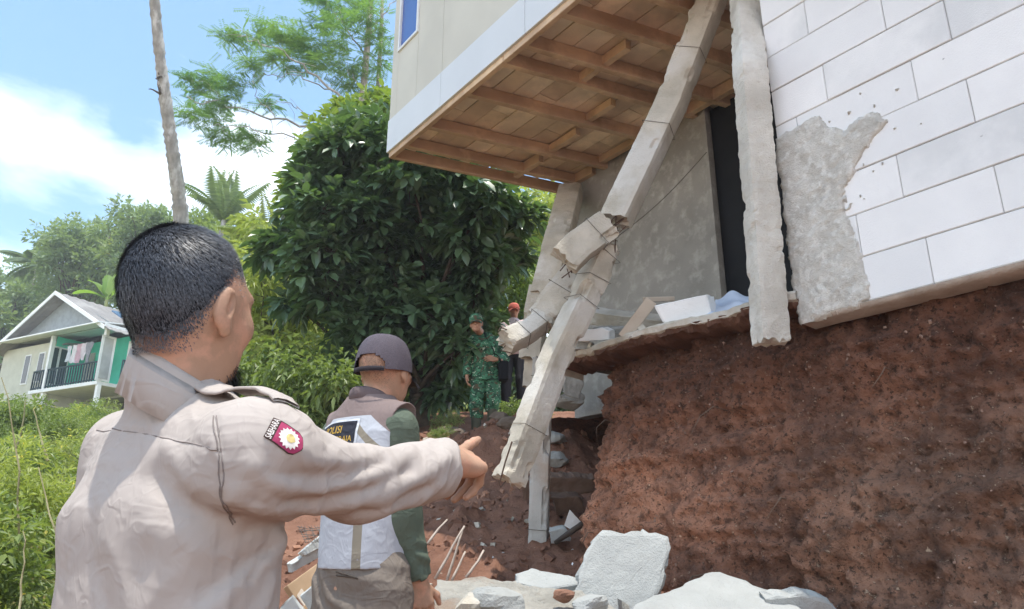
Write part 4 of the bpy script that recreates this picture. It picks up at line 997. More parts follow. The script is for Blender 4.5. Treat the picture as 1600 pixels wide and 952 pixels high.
def vest_man():
    yaw = -math.radians(33); nbp = at(582, 622, 2.5); loc = A3(nbp[0], nbp[1], gz(nbp[0], nbp[1])*0+.24)
    tall = (nbp[2]-loc[2])/1.47; fr = Frame(loc, yaw, tall)
    root = tag(empty('person', loc), 'man in grey mesh cap and white-and-brown vest over olive sleeves, seen from behind', 'person')
    Hp = fr.l(at(602, 580, 2.54)); Rh = rotm(math.radians(11), .02, 0)
    sR, sL = A3(.136, 0, 1.355), A3(-.150, 0, 1.355)
    eR, wR = fr.l(at(626, 805, 2.36)), fr.l(at(652, 905, 2.34)); eL, wL = A3(-.17, .12, 1.10), A3(-.06, .26, 1.08)
    yb = nz_(wR-eR+A3(0, .0, -.08)); zb_ = nz_(A3(.75, -.65, 0)); zb_ = nz_(zb_-zb_@yb*yb); BR = np.stack([np.cross(yb, zb_), yb, zb_], 1)
    arms = {1: (sR, eR, wR, BR), -1: (sL, eL, wL, None)}
    legs = {s: (A3(s*.09, 0, .90), A3(s*.115, .02, .48), A3(s*.12, -.01, .09), A3(s*.135, .15, .03)) for s in (-1, 1)}
    legs = {s: (A3(s*.070, 0, .90), A3(s*.112, .02, .48), A3(s*.12, -.01, .09), A3(s*.135, .15, .03)) for s in (-1, 1)}
    figure(fr, root, Hp, Rh, arms, legs, .008, .0045, SKIN, .80, [(.45, .6, .4)]*4, detail=False)
    cmat = mat('mesh_cap', (.115, .095, .115), (.075, .062, .078), 300, .7, .9, 480, spec=.3, bdist=.004); bm_ = cloth('cap_trim', (.035, .03, .035))
    cap_mesh(fr, Rh, Hp, cmat, root, .07, True, -.002, 'cap', .122, .014, brim_mt=bm_)
    # short stubble at the nape
    strands(fr, (Rh, Hp), None, 5000, .004, .0012, mat('nape_hair', (.03, .028, .028), (.09, .085, .08), 200, .6), root, name='hair')
    # trousers
    def pants(P):
        d = loft(P, [(.80, 0, 0, .142, .118), (.92, 0, 0, .142, .116), (1.03, 0, 0, .140, .110)])
        for s in (-1, 1): d = smin(d, chain(P, [A3(s*.078, -.0, .90), A3(s*.115, .01, .48), A3(s*.12, -.02, .07)], (.098, .080, .066), .03), .015)
        d = d+.004*np.exp(-((P[:, 0]-.0)/.012)**2)*(P[:, 1] < -.05)*(P[:, 2] < .93)
        return d-.007*fbm(P*[1, 1, .6], 9, 3, 80)-.004*np.sin((P[:, 0]*.7+P[:, 2])*60+4*vnoise(P, 8))*(np.abs(P[:, 2]-.84) < .1)
    tr = sdfobj(fr, 'trousers', pants, [-.28, -.2, .03], [.28, .2, 1.05], .007, cloth('khaki_trousers', (.185, .155, .13)), root)
    mb = MB()
    for z_ in (.905, .915):
        pts = [project(np.array([[x, -.16, z_+.0015*math.sin(x*60)]]), pants, .05, 5, .002)[0] for x in np.linspace(.0, .105, 9)]
        mb.tube(pts, .0022, 5)
    put(fr, 'back_pocket', np.vstack(mb.V), [np.vstack(mb.Q), np.vstack(mb.T)], cloth('pocket_seam', (.07, .055, .045)), tr)
    for s in (-1, 1): sdfobj(fr, 'boot', lambda P: smin(cap(P, (s*.12, -.04, .055), (s*.135, .16, .04), .05, .042), cap(P, (s*.12, -.02, .06), (s*.12, -.02, .2), .055, .055), .03), [s*.12-.1, -.13, -.0], [s*.12+.1, .24, .27], .012, mat('dark_boot', (.03, .03, .028), None, 5, .5), root)
    # olive shirt
    def sleeves(P):
        d = loft(P, [(1.0, 0, 0, .142, .105), (1.30, 0, 0, .146, .105), (1.38, 0, 0, .13, .09), (1.46, 0, 0, .07, .062)])
        for s, (a, b, c, _) in arms.items():
            q = chain(P, [a-A3(s*.02, 0, 0), b, c], (.072, .062, .046), .03); ax_ = nz_(c-b); q = smax(q, (P-c)@ax_+.004, .003); d = smin(d, q, .03)
        g = .005*np.sin((P[:, 2]+.5*P[:, 1])*85+5*vnoise(P, 9, 2))*sstep(.9, 1.0, 1.95-P[:, 2])*(np.abs(P[:, 0]) > .17)
        return d-g-.006*fbm(P*[1, 1, .7], 9, 3, 81)
    ol = cloth('olive_shirt', (.115, .14, .105), (.095, .118, .088)); sdfobj(fr, 'shirt', sleeves, [-.36, -.2, .78], [.36, .2, 1.48], .006, ol, root)
    # vest
    def vest(P):
        d = loft(P, [(.930, .006, 0, .138, .120), (1.10, .004, -.002, .142, .122), (1.25, 0, -.004, .156, .124), (1.34, 0, -.004, .158, .112), (1.40, 0, -.004, .125, .096), (1.465, 0, -.004, .075, .070)], 2.6)
        d = smin(d, cap(P, (0, -.005, 1.41), (.15, 0, 1.385), .058, .055), .04); d = smin(d, cap(P, (0, -.005, 1.41), (-.15, 0, 1.385), .058, .055), .04)
        for s in (-1, 1):
            arm = cap(P, (s*.188, 0, 1.365), (s*.214, -.01, 1.14), .072, .086); d = smax(d, -arm, .006)
        return d-.004*fbm(P*[1, 1, .6], 8, 3, 82)
    def zones(P):
        x, y, z = P[:, 0], P[:, 1], P[:, 2]; back = y < .04
        xb = x
        white = np.minimum(1.392+.05*np.minimum(0, (.03-np.abs(x))/.1)*0-.9*np.clip(np.abs(x)-.085, 0, 1)-z, .1)
        white = np.minimum(white, .2-np.abs(x))
        stripe = np.maximum(.014-np.abs(x-.078)-.0, -1); stripe = np.minimum(stripe, 1.17-z)
        diag = np.where(x > .05, .015-np.abs((z-1.30)+.95*(np.abs(x)-.105)), -1); diag = np.minimum(diag, white)
        hem = .0018-np.abs(z-.957)
        return {'white': white, 'stripe': np.maximum(stripe, diag), 'hem': hem}
    vm = multi_mat('vest_fabric', (.215, .165, .155), [('white', (.43, .445, .48)), ('stripe', (.25, .22, .17)), ('hem', (.35, .36, .40))])
    vo = sdfobj(fr, 'vest', vest, [-.25, -.2, .89], [.25, .2, 1.49], .0045, vm, root, attr=zones)
    # black name panel with gilt letters
    c0 = project(np.array([[-.062, -.2, 1.354]]), vest, .1, 8)[0]
    dark = cloth('black_panel', (.035, .037, .05)); gold = cloth('gold_thread', (.52, .33, .07)); wt_ = cloth('panel_edge', (.66, .68, .72))
    def panel(w_, h_, off, nm, mt_, par):
        V = np.array([c0+A3(x, 0, z) for x in np.linspace(-w_/2, w_/2, 16) for z in np.linspace(-h_/2, h_/2, 8)]); V = project(V, vest, .03, 4, off); return put(fr, nm, V, grid_faces(16, 8), mt_, par)
    pe = panel(.222, .105, .0022, 'panel_edge', wt_, vo); pn = panel(.205, .088, .0034, 'name_panel', dark, vo)
    text_on(fr, 'POLISI', c0+A3(0, 0, .018), A3(1, 0, 0), A3(0, 0, 1), .026, .085, vest, .0046, gold, pn, 'lettering')
    text_on(fr, 'PAMONG PRAJA', c0+A3(0, 0, -.018), A3(1, 0, 0), A3(0, 0, 1), .026, .185, vest, .0046, gold, pn, 'lettering')
    # armhole piping and collar
    for s in ():
        pts = []
        for k in range(28):
            a = k/27*2*math.pi; c_ = A3(s*.192, .0, 1.30); pts.append(c_+A3(0, math.cos(a)*.085, math.sin(a)*.11))
        pts = project(np.array(pts), lambda P: np.maximum(vest(P), -1), .05, 6, .001)
        mb = MB(); mb.tube(pts, .004, 5); put(fr, 'piping', np.vstack(mb.V), [np.vstack(mb.Q), np.vstack(mb.T)], cloth('piping', (.04, .035, .03)), vo)
    na = 48; rows = [(.066, -.02), (.062, .020), (.066, .026), (.071, .020), (.077, -.014), (.073, -.016)]; V = []
    for i in range(na):
        a = math.radians(-90)+(i/(na-1)-.5)*math.radians(300); fx, fy = math.cos(a), math.sin(a)
        for r_, z_ in rows: V.append(A3(fx*r_, -.008+fy*r_, 1.472+z_-.04*((fy+1)/2)))
    put(fr, 'collar', np.array(V), grid_faces(na, len(rows), True)[:, ::-1], cloth('vest_collar', (.15, .115, .115)), vo)
vest_man()

def camo_mat(name):
    m = bpy.data.materials.new(name); m.use_nodes = True; t = m.node_tree; b = t.nodes['Principled BSDF']; b.inputs['Roughness'].default_value = .85; b.inputs['Specular IOR Level'].default_value = .15
    g = N('ShaderNodeTexCoord', t); src = None
    for k, (c, s, th) in enumerate([((.055, .15, .09), 1, 2), ((.03, .07, .045), 12, .52), ((.085, .24, .14), 15, .57), ((.11, .085, .055), 13, .62), ((.50, .53, .42), 19, .655)]):
        if src is None:
            r = N('ShaderNodeRGB', t); r.outputs[0].default_value = (*c, 1); src = r.outputs[0]; continue
        mp = N('ShaderNodeMapping', t); mp.inputs['Location'].default_value = (k*3.1, k*1.7, k*.9); mp.inputs['Scale'].default_value = (1.0, 1, 1.5); mp.inputs['Rotation'].default_value = (0, .4*k, 0); t.links.new(g.outputs['Object'], mp.inputs[0])
        n = N('ShaderNodeTexNoise', t); n.inputs['Scale'].default_value = s; n.inputs['Detail'].default_value = 1.5; n.inputs['Distortion'].default_value = .8; t.links.new(mp.outputs[0], n.inputs[0])
        q = N('ShaderNodeMath', t, operation='GREATER_THAN'); q.inputs[1].default_value = th; t.links.new(n.outputs['Fac'], q.inputs[0])
        mx = N('ShaderNodeMixRGB', t); t.links.new(q.outputs[0], mx.inputs[0]); t.links.new(src, mx.inputs[1]); mx.inputs[2].default_value = (*c, 1); src = mx.outputs[0]
    t.links.new(src, b.inputs['Base Color']); return m
CAMO = camo_mat('camouflage')
def soldier():
    p = at(758, 690, 9.2); loc = A3(p[0], p[1], p[2]); sc = (at(741, 478, 9.2)[2]-p[2])/1.69
    fr = Frame(loc, math.pi+math.radians(8), sc)        # faces the camera
    root = tag(empty('person', loc), 'soldier in green camouflage uniform, field cap and rubber boots standing on the earth bank', 'person')
    Hp = fr.l(at(744, 506, 9.2))+A3(0, .01, 0); Rh = rotm(math.radians(-12), -.12, .10)
    sR, sL = A3(.18, -.0, 1.37), A3(-.18, 0, 1.37)
    arms = {1: (sR, A3(.245, -.01, 1.10), A3(.262, .07, .86), hand_down(1)), -1: (sL, A3(-.25, .02, 1.12), A3(-.14, .20, 1.10), None)}
    y_ = nz_(A3(.8, .3, .05)); z_ = nz_(A3(-.2, .9, .3)); z_ = nz_(z_-z_@y_*y_); arms[-1] = (sL, A3(-.25, .02, 1.12), A3(-.12, .19, 1.06), np.stack([np.cross(y_, z_), y_, z_], 1))
    legs = {1: (A3(.09, 0, .88), A3(.13, .03, .47), A3(.12, .0, .09), A3(.14, .13, .03)), -1: (A3(-.09, 0, .9), A3(-.10, .06, .52), A3(-.085, .02, .19), A3(-.10, .16, .13))}
    figure(fr, root, Hp, Rh, arms, legs, .011, .007)
    cap_mesh(fr, Rh, Hp, CAMO, root, .045, False, .030, 'field_cap', .128, .014, flat=-.28)
    hm = mat('short_dark_hair', (.02, .02, .02), None, 60, .7)
    sdfobj(fr, 'hair', lambda P: np.maximum(head_sdf((P-Hp)@Rh)-.003, -(hairline((P-Hp)@Rh)+.0)), Hp-.14, Hp+.15, .008, hm, root)
    def jacket(P):
        d = loft(P, [(.80, 0, 0, .190, .140), (.95, 0, 0, .180, .132), (1.08, 0, 0, .172, .128), (1.28, 0, 0, .178, .13), (1.36, 0, 0, .155, .11), (1.42, 0, 0, .10, .085), (1.475, 0, 0, .068, .066)], 2.5)
        for s, (a, b, c, _) in arms.items():
            d = smin(d, cap(P, (0, 0, 1.41), a, .055, .062), .03); q = chain(P, [a, b, c], (.068, .060, .050), .03); q = smax(q, (P-c)@nz_(c-b), .003); d = smin(d, q, .03)
        return d-.012*fbm(P*[1, 1, .7], 8, 3, 90)
    jk = sdfobj(fr, 'jacket', jacket, [-.38, -.25, .76], [.38, .36, 1.5], .0105, CAMO, root)
    def pants(P):
        d = loft(P, [(.80, 0, 0, .165, .12), (.98, 0, 0, .16, .115)])
        for s in (-1, 1):
            a, b, c, _ = legs[s]; d = smin(d, chain(P, [a, b, c+A3(0, 0, .26)], (.112, .092, .092), .03), .02)
        return d-.014*fbm(P*[1, 1, .7], 8, 3, 91)
    sdfobj(fr, 'trousers', pants, [-.3, -.2, .28], [.3, .25, 1.0], .0105, CAMO, root)
    bt = mat('olive_rubber', (.085, .085, .06), (.06, .06, .042), 8, .55, .2, 60)
    for s in (-1, 1):
        a, b, c, e = legs[s]
        sdfobj(fr, 'rubber_boot', lambda P: smin(cap(P, c+A3(0, -.02, -.03), e+A3(0, .03, .01), .046, .042), cap(P, c+A3(0, -.01, .0), b*.3+c*.7+A3(0, 0, .12), .058, .070), .03), c+[-.12, -.15, -.15], c+[.14, .28, .42], .010, bt, root)
    # shoulder bag
    def bag(P): q = np.abs(P-A3(-.22, .10, .92))-A3(.045, .075, .11); return np.linalg.norm(np.maximum(q, 0), axis=1)+np.minimum(q.max(1), 0)-.02
    bl = cloth('black_bag', (.014, .014, .017)); bg_ = sdfobj(fr, 'bag', bag, [-.36, -.05, .72], [-.1, .24, 1.12], .012, bl, root)
    V = []
    for t in np.linspace(0, 1, 22):
        q = A3(.07, .16, 1.50)*(1-t)+A3(-.22, .25, .98)*t; V.append(q)
    V = project(np.array(V), jacket, .2, 8, .006); S = []
    for v in V: S += [v+A3(.012, 0, .018), v+A3(.012, .006, .018), v+A3(-.012, .006, -.018), v+A3(-.012, 0, -.018)]
    put(fr, 'bag_strap', np.array(S), grid_faces(22, 4, True), bl, bg_)
soldier()
def redcap():
    p = at(803, 476, 11.8); g0 = p[2]-1.70; loc = A3(p[0], p[1], g0); fr = Frame(loc, math.pi-math.radians(10), 1.0)
    root = tag(empty('person', loc), 'man in red cap and pale pink shirt standing far back behind the concrete beam', 'person')
    Hp = A3(0, .0, 1.60); Rh = rotm(.25, -.1, 0)
    arms = {s: (A3(s*.18, 0, 1.37), A3(s*.25, .0, 1.10), A3(s*.20, .16, .95), hand_down(s)) for s in (-1, 1)}
    legs = {s: (A3(s*.09, 0, .88), A3(s*.12, .03, .47), A3(s*.12, 0, .09), A3(s*.14, .13, .03)) for s in (-1, 1)}
    figure(fr, root, Hp, Rh, arms, legs, .012, .008)
    cap_mesh(fr, Rh, Hp, cloth('red_cap', (.55, .15, .11)), root, .07, False, .022, 'cap', .125, .015)
    sh = cloth('pink_shirt', (.78, .62, .60))
    def shirt(P):
        d = loft(P, [(.85, 0, 0, .185, .135), (1.08, 0, 0, .175, .128), (1.28, 0, 0, .178, .13), (1.36, 0, 0, .155, .11), (1.46, 0, 0, .07, .07)], 2.5)
        for s, (a, b, c, _) in arms.items(): d = smin(d, chain(P, [a-A3(s*.03, 0, 0), b, c], (.068, .060, .052), .03), .03)
        return d-.009*fbm(P, 8, 3, 95)
    sdfobj(fr, 'shirt', shirt, [-.38, -.25, .83], [.38, .36, 1.48], .013, sh, root)
    def pants(P):
        d = loft(P, [(.80, 0, 0, .165, .12), (.98, 0, 0, .16, .115)])
        for s in (-1, 1): d = smin(d, chain(P, list(legs[s][:3]), (.11, .085, .07), .03), .02)
        return d
    sdfobj(fr, 'trousers', pants, [-.3, -.2, .02], [.3, .25, 1.0], .014, cloth('dark_trousers', (.05, .05, .06)), root)
    for s in (-1, 1): sdfobj(fr, 'shoe', lambda P: cap(P, (s*.12, -.04, .045), (s*.14, .16, .035), .05, .04), [s*.13-.1, -.13, -.02], [s*.13+.1, .24, .12], .012, mat('dark_shoe', (.03, .03, .028), None, 5, .5), root)
redcap()
# ================================================================== VEGETATION
def leafmat(name, lo, hi, rough=.45, tr=.35, spec=.4):
    m = bpy.data.materials.new(name); m.use_nodes = True; t = m.node_tree; t.nodes.clear(); k = t.links.new
    o = N('ShaderNodeOutputMaterial', t); b = N('ShaderNodeBsdfPrincipled', t); b.inputs['Roughness'].default_value = rough; b.inputs['Specular IOR Level'].default_value = spec
    a = N('ShaderNodeAttribute', t); a.attribute_name = 'rnd'; r = N('ShaderNodeValToRGB', t); r.color_ramp.elements[0].color = (*lo, 1); r.color_ramp.elements[1].color = (*hi, 1)
    e = r.color_ramp.elements.new(.97); e.color = (*hi, 1); r.color_ramp.elements[-1].color = (hi[0]*1.8, hi[1]*1.25, hi[2]*.8, 1)
    k(a.outputs['Fac'], r.inputs[0]); k(r.outputs[0], b.inputs['Base Color'])
    tl = N('ShaderNodeBsdfTranslucent', t); hs_ = N('ShaderNodeMixRGB', t, blend_type='MULTIPLY'); hs_.inputs[0].default_value = 1; hs_.inputs[2].default_value = (1.5, 1.6, .6, 1); k(r.outputs[0], hs_.inputs[1]); k(hs_.outputs[0], tl.inputs[0])
    ms = N('ShaderNodeMixShader', t); ms.inputs[0].default_value = tr; k(b.outputs[0], ms.inputs[1]); k(tl.outputs[0], ms.inputs[2]); k(ms.outputs[0], o.inputs[0]); return m
LM = dict(sun=leafmat('sun_tinted_leaf', (.13, .20, .06), (.27, .33, .10), .36, .3, .5), dark=leafmat('dark_leaf', (.07, .125, .072), (.14, .22, .11), .34, .25, .8), mid=leafmat('green_leaf', (.125, .18, .07), (.25, .31, .11)), yel=leafmat('yellow_green_leaf', (.22, .27, .08), (.42, .46, .16)),
          feather=leafmat('feather_leaf', (.08, .18, .08), (.22, .34, .12), .6, .4), far=leafmat('far_leaf', (.14, .20, .12), (.26, .33, .18), .6, .3), palm=leafmat('palm_leaf', (.22, .27, .12), (.40, .44, .20), .4, .3), banana=leafmat('banana_leaf', (.14, .25, .05), (.26, .36, .09), .35, .5), gnd=leafmat('weed_leaf', (.11, .16, .06), (.40, .43, .19), .6, .35))
BARK = mat('pale_bark', (.36, .33, .29), (.23, .21, .185), 12, .9, .6, 60, stretch=(1, 1, .4), c3=(.52, .49, .45), s3=5)
BARKD = mat('brown_bark', (.13, .10, .075), (.08, .062, .048), 14, .9, .6, 60)
STEM = mat('green_stem', (.14, .16, .06), (.10, .12, .04), 10, .7)
def unit(v): return v/(np.linalg.norm(v, axis=-1, keepdims=True)+1e-9)
def leaf_mesh(P, D, Nn, Ls, Ws, kind='hex', droop=.25, rnd=None, r=rng):
    k = len(P); D = unit(D); S = unit(np.cross(D, Nn)); Nn = np.cross(S, D); Ls = np.broadcast_to(Ls, (k,))[:, None]; Ws = np.broadcast_to(Ws, (k,))[:, None]
    rn = r.random(k) if rnd is None else rnd
    if kind == 'hex':
        T = lambda t: P+D*Ls*t-UP*Ls*droop*t*t
        up = Nn*Ws*.14
        V = np.stack([T(0), T(.3)+S*Ws*.46+up, T(.68)+S*Ws*.44+up, T(1.0), T(.68)-S*Ws*.44+up, T(.3)-S*Ws*.46+up, T(.35), T(.7)], 1); m = 8
        i = np.arange(k)[:, None]*m
        F_ = [np.vstack([i+[1, 2, 7, 6], i+[6, 7, 4, 5]]), np.vstack([i+[0, 1, 6], i+[2, 3, 7], i+[7, 3, 4], i+[0, 6, 5]])]
    elif kind == 'dia':
        up = Nn*Ws*.15
        V = np.stack([P, P+D*Ls*.45+S*Ws*.5+up, P+D*Ls-UP*Ls*droop*.6, P+D*Ls*.45-S*Ws*.5+up], 1); m = 4; i = np.arange(k)[:, None]*m
        F_ = [np.vstack([i+[0, 1, 2], i+[0, 2, 3]])]
    return V.reshape(-1, 3), F_, np.repeat(rn, m)
def crown_pts(clusters, twigs, per, tl, r, upb=.25, inner=.35, droop=.15):
    """clusters (c, radius xyz) -> leaf bases, directions, normals"""
    P_, D_, N_, R_ = [], [], [], []
    for c, rad in clusters:
        d = unit(r.normal(size=(twigs, 3))); d[:, 2] = np.abs(d[:, 2])*.35+d[:, 2]*.65; rr = inner+(1-inner)*r.random(twigs)**.6
        b = np.asarray(c)+d*rr[:, None]*np.asarray(rad)
        td = unit(d+r.normal(0, .45, (twigs, 3))+[0, 0, upb]); tone = r.random()*.35
        trn = r.random(twigs)
        ref = unit(np.cross(td, UP)+1e-3); ref2 = np.cross(td, ref)
        for j in range(per):
            a = j*2.4+r.random(twigs)*.8; t = (j+.5)/per; o_ = np.cos(a)[:, None]*ref+np.sin(a)[:, None]*ref2
            P_.append(b+td*tl*t); dd = unit(td*(.35+.6*t)+o_*(.9-.35*t)-UP*droop); D_.append(dd); N_.append(unit(UP*1.2+o_*-.2+r.normal(0, .45, dd.shape))); R_.append(np.clip(tone+trn*.35+r.random(twigs)*.35, 0, 1)*(1-.0)); 
    return np.vstack(P_), np.vstack(D_), np.vstack(N_), np.concatenate(R_)
def limb(p0, p1, r0, r1, r, wob=.12, n=7, sag=0.0):
    t = np.linspace(0, 1, n)[:, None]; p0 = np.asarray(p0, float); p1 = np.asarray(p1, float); L_ = np.linalg.norm(p1-p0)
    m = np.sin(t*math.pi); pts = p0*(1-t)+p1*t+m*r.normal(0, wob*L_*.35, 3)+UP*m*sag*L_; pts[1:-1] += r.normal(0, wob*.09*L_, (n-2, 3))
    return pts, np.linspace(r0, r1, n)
def tree(name, label, cat, base, top, tr, clusters, lm, twigs, per, ll, lw, kind='dia', group=None, seed=1, tl=.3, bark=None, droop=.25, twig_r=.006, stems=True, inner=.35, upb=.25, single=0):
    r = np.random.default_rng(seed)
    root = tag(empty(name, base), label, cat, group)
    base = np.asarray(base, float); top = np.asarray(top, float)
    mb = MB(); pts, rad = limb(base-[0, 0, .15], top, tr, tr*.35, r, .05, 12); mb.tube(pts, rad, 9); mb.build('trunk', bark or BARKD, root, True)
    if stems:
        mb = MB()
        for c, rd in clusters:
            h = np.clip((c[2]-base[2])/(top[2]-base[2]+1e-6)*.72, .12, .97); i = min(len(pts)-1, int(h*(len(pts)-1))); q, rr = limb(pts[i], c, rad[i]*.5, tr*.08+.004, r, .2); mb.tube(q, rr, 5)
            for k in range(5): q, rr = limb(q[-2] if k == 0 else np.asarray(c), np.asarray(c)+unit(r.normal(size=3))*np.asarray(rd)*.85, tr*.07+.003, .003, r, .15, 4); mb.tube(q, rr, 4)
        o = mb.build('limbs', bark or BARKD, root, True); o['kind'] = 'stuff'
    P, D, Nn, R_ = crown_pts(clusters, twigs, per, tl, r, upb, inner)
    sz = .72+.5*r.random(len(P))
    if single:      # the leaves nearest the viewer, each its own piece
        dist = np.linalg.norm(P-CAM, axis=1)+r.random(len(P))*.5; order = np.argsort(dist)[:single]; m_ = np.zeros(len(P), bool); m_[order] = True
        protos = []
        for q in range(4):
            V, F_, rn = leaf_mesh(np.zeros((1, 3)), A3(0, 1, 0)[None], UP[None], ll, lw*(1+.1*q), 'hex', droop, np.array([q*.3+.05]), r)
            o = mesh_np('leaf', V, F_, lm, None, True, {'rnd': rn}); protos.append(o.data); bpy.data.objects.remove(o)
        for i in np.where(m_)[0]:
            o = bpy.data.objects.new('leaf', protos[int(R_[i]*3.99)]); COL.objects.link(o)
            d_ = unit(D[i]); s_ = unit(np.cross(d_, Nn[i])); n_ = np.cross(s_, d_); Mx = Matrix([[s_[a]*sz[i], d_[a]*sz[i], n_[a]*sz[i], P[i][a]] for a in range(3)]+[[0, 0, 0, 1]])
            o.parent = root; fixp(o, root); o.matrix_basis = Mx
        P, D, Nn, R_, sz = P[~m_], D[~m_], Nn[~m_], R_[~m_], sz[~m_]
    V, F_, rn = leaf_mesh(P, D, Nn, ll*sz, lw*sz, kind, droop, R_, r)
    o = mesh_np('crown', V, F_, lm, root, False, {'rnd': rn}); o['kind'] = 'stuff'
    return root
def inpoly(x, y, poly):
    c = False; n = len(poly)
    for i in range(n):
        (x1, y1), (x2, y2) = poly[i], poly[i-1]
        if (y1 > y) != (y2 > y) and x < (x2-x1)*(y-y1)/(y2-y1)+x1: c = not c
    return c
def fill(poly, n, z0, z1, rad, r, sx=1, sz=.8):
    """crown volume: cluster centres spread through the region at real depths"""
    xs = [p[0] for p in poly]; ys = [p[1] for p in poly]; out = []; pts = []
    tries = 0
    while len(out) < n and tries < 20000:
        tries += 1; x = r.uniform(min(xs), max(xs)); y = r.uniform(min(ys), max(ys))
        if not inpoly(x, y, poly): continue
        if pts and min((x-a)**2+(y-b)**2 for a, b in pts) < (26-tries*.002)**2*.8: continue
        pts.append((x, y)); rr = rad*r.uniform(.75, 1.3); out.append((at(x, y, r.uniform(z0, z1)), (rr*sx, rr*sx, rr*sz)))
    return out
r_ = np.random.default_rng(11)
# --- the big dark broad-leaved tree
poly = [(515, 225), (560, 195), (610, 190), (640, 255), (720, 275), (770, 290), (790, 330), (785, 385), (765, 430), (745, 470), (735, 520), (720, 560), (690, 600), (640, 605), (600, 560), (560, 545), (545, 515), (520, 490), (498, 450), (475, 405), (482, 370), (495, 345), (492, 290)]
cl = fill(poly, 120, 9.6, 11.6, .30, r_)
cl = [(c, np.array(q)*r_.uniform(.6, 1.35)) for c, q in cl if r_.random() > .14]
cl += [(at(x, y, r_.uniform(9.8, 11)), np.array([q, q, q*.6])) for x, y, q in ((452, 386, .17), (425, 396, .13), (472, 330, .16), (486, 292, .16), (500, 255, .15), (590, 592, .2), (545, 572, .18), (700, 622, .2), (815, 345, .13), (800, 405, .14), (460, 480, .16))]
tree('broadleaf_tree', 'big dark tree with large glossy leaves beside the jutting timber floor', 'tree', (at(660, 640, 10.6)[0], 10.3, gz(-1.4, 10.3)), at(640, 300, 10.8), .13, cl, LM['dark'], 31, 7, .19, .094, 'hex', seed=21, tl=.24, droop=.22, single=290, upb=.25)
cl = fill([(492, 235), (520, 205), (560, 178), (612, 165), (625, 225), (560, 275), (520, 330), (470, 345), (480, 280)], 26, 11.3, 12.6, .30, r_)
tree('broadleaf_tree', 'tree with large leaves tinted yellow-green as if sunlit, rising behind the left top of the big dark tree', 'tree', (at(560, 640, 12)[0], 11.8, gz(-2.4, 11.8)), at(560, 300, 12), .1, cl, LM['sun'], 30, 7, .18, .075, 'hex', seed=22, tl=.24, droop=.25, upb=.35)  # lighter leaf colour stands in for sun on the left top
# --- lighter trees between the men and the dark tree
GB = 'bright leafy trees between the officer and the dark tree'
specs = [([(395, 470), (420, 400), (470, 400), (500, 480), (560, 560), (560, 640), (470, 650), (410, 600), (380, 520)], 34, 12.5, 15, 'yel', 'yellow-green drooping tree right behind the officer\'s face', (450, 640)),
         ([(385, 600), (430, 560), (520, 580), (575, 620), (560, 700), (440, 700), (390, 670)], 26, 8.5, 10.5, 'mid', 'low green bushy tree just left of the capped man in the vest', (470, 700)),
         ([(370, 480), (390, 380), (440, 360), (470, 420), (440, 520), (390, 560)], 20, 17, 20, 'yel', 'pale tree standing farther back above the officer\'s shoulder', (410, 600))]
for i, (pl, n, z0, z1, lm, lab, bp) in enumerate(specs):
    cl = fill(pl, n, z0, z1, .026*z0, r_); b_ = at(bp[0], bp[1], (z0+z1)/2); g0 = gz(b_[0], b_[1])
    tree('leafy_tree', lab, 'tree', (b_[0], b_[1], g0), b_+[0, 0, max(1.2, b_[2]-g0)+1.5*(i != 1)], .06, cl, LM[lm], 40, 7, .020*z0 if i != 1 else .13, (.0052 if i != 1 else .0058)*z0, 'dia', GB, 31+i, tl=.035*z0, droop=.5, upb=-.1)
# --- bushes seen in the gap right of the dark tree
for i, (pl, n, z0, z1, lm, lab, bp) in enumerate([([(770, 440), (800, 410), (850, 400), (850, 480), (830, 540), (790, 520), (760, 500)], 22, 13.5, 16, 'mid', 'bright green bush behind the man in the red cap', (810, 580)),
         ([(800, 330), (830, 290), (862, 330), (860, 420), (810, 400)], 12, 17, 19, 'yel', 'pale yellow-green treetop in the gap under the timber floor', (835, 560)),
         ([(790, 570), (860, 565), (900, 580), (900, 630), (780, 630)], 14, 12.8, 13.4, 'dark', 'low dark shrub behind the standing soldier', (820, 620))]):
    cl = fill(pl, n, z0, z1, .024*z0, r_); b_ = at(bp[0], bp[1], (z0+z1)/2); g0 = gz(b_[0], b_[1])
    tree('bush', lab, 'bush', (b_[0], b_[1], g0), b_+[0, 0, 1.2], .04, cl, LM[lm], 34, 6, .013*z0, .0050*z0, 'dia', None, 41+i, tl=.25, droop=.3)
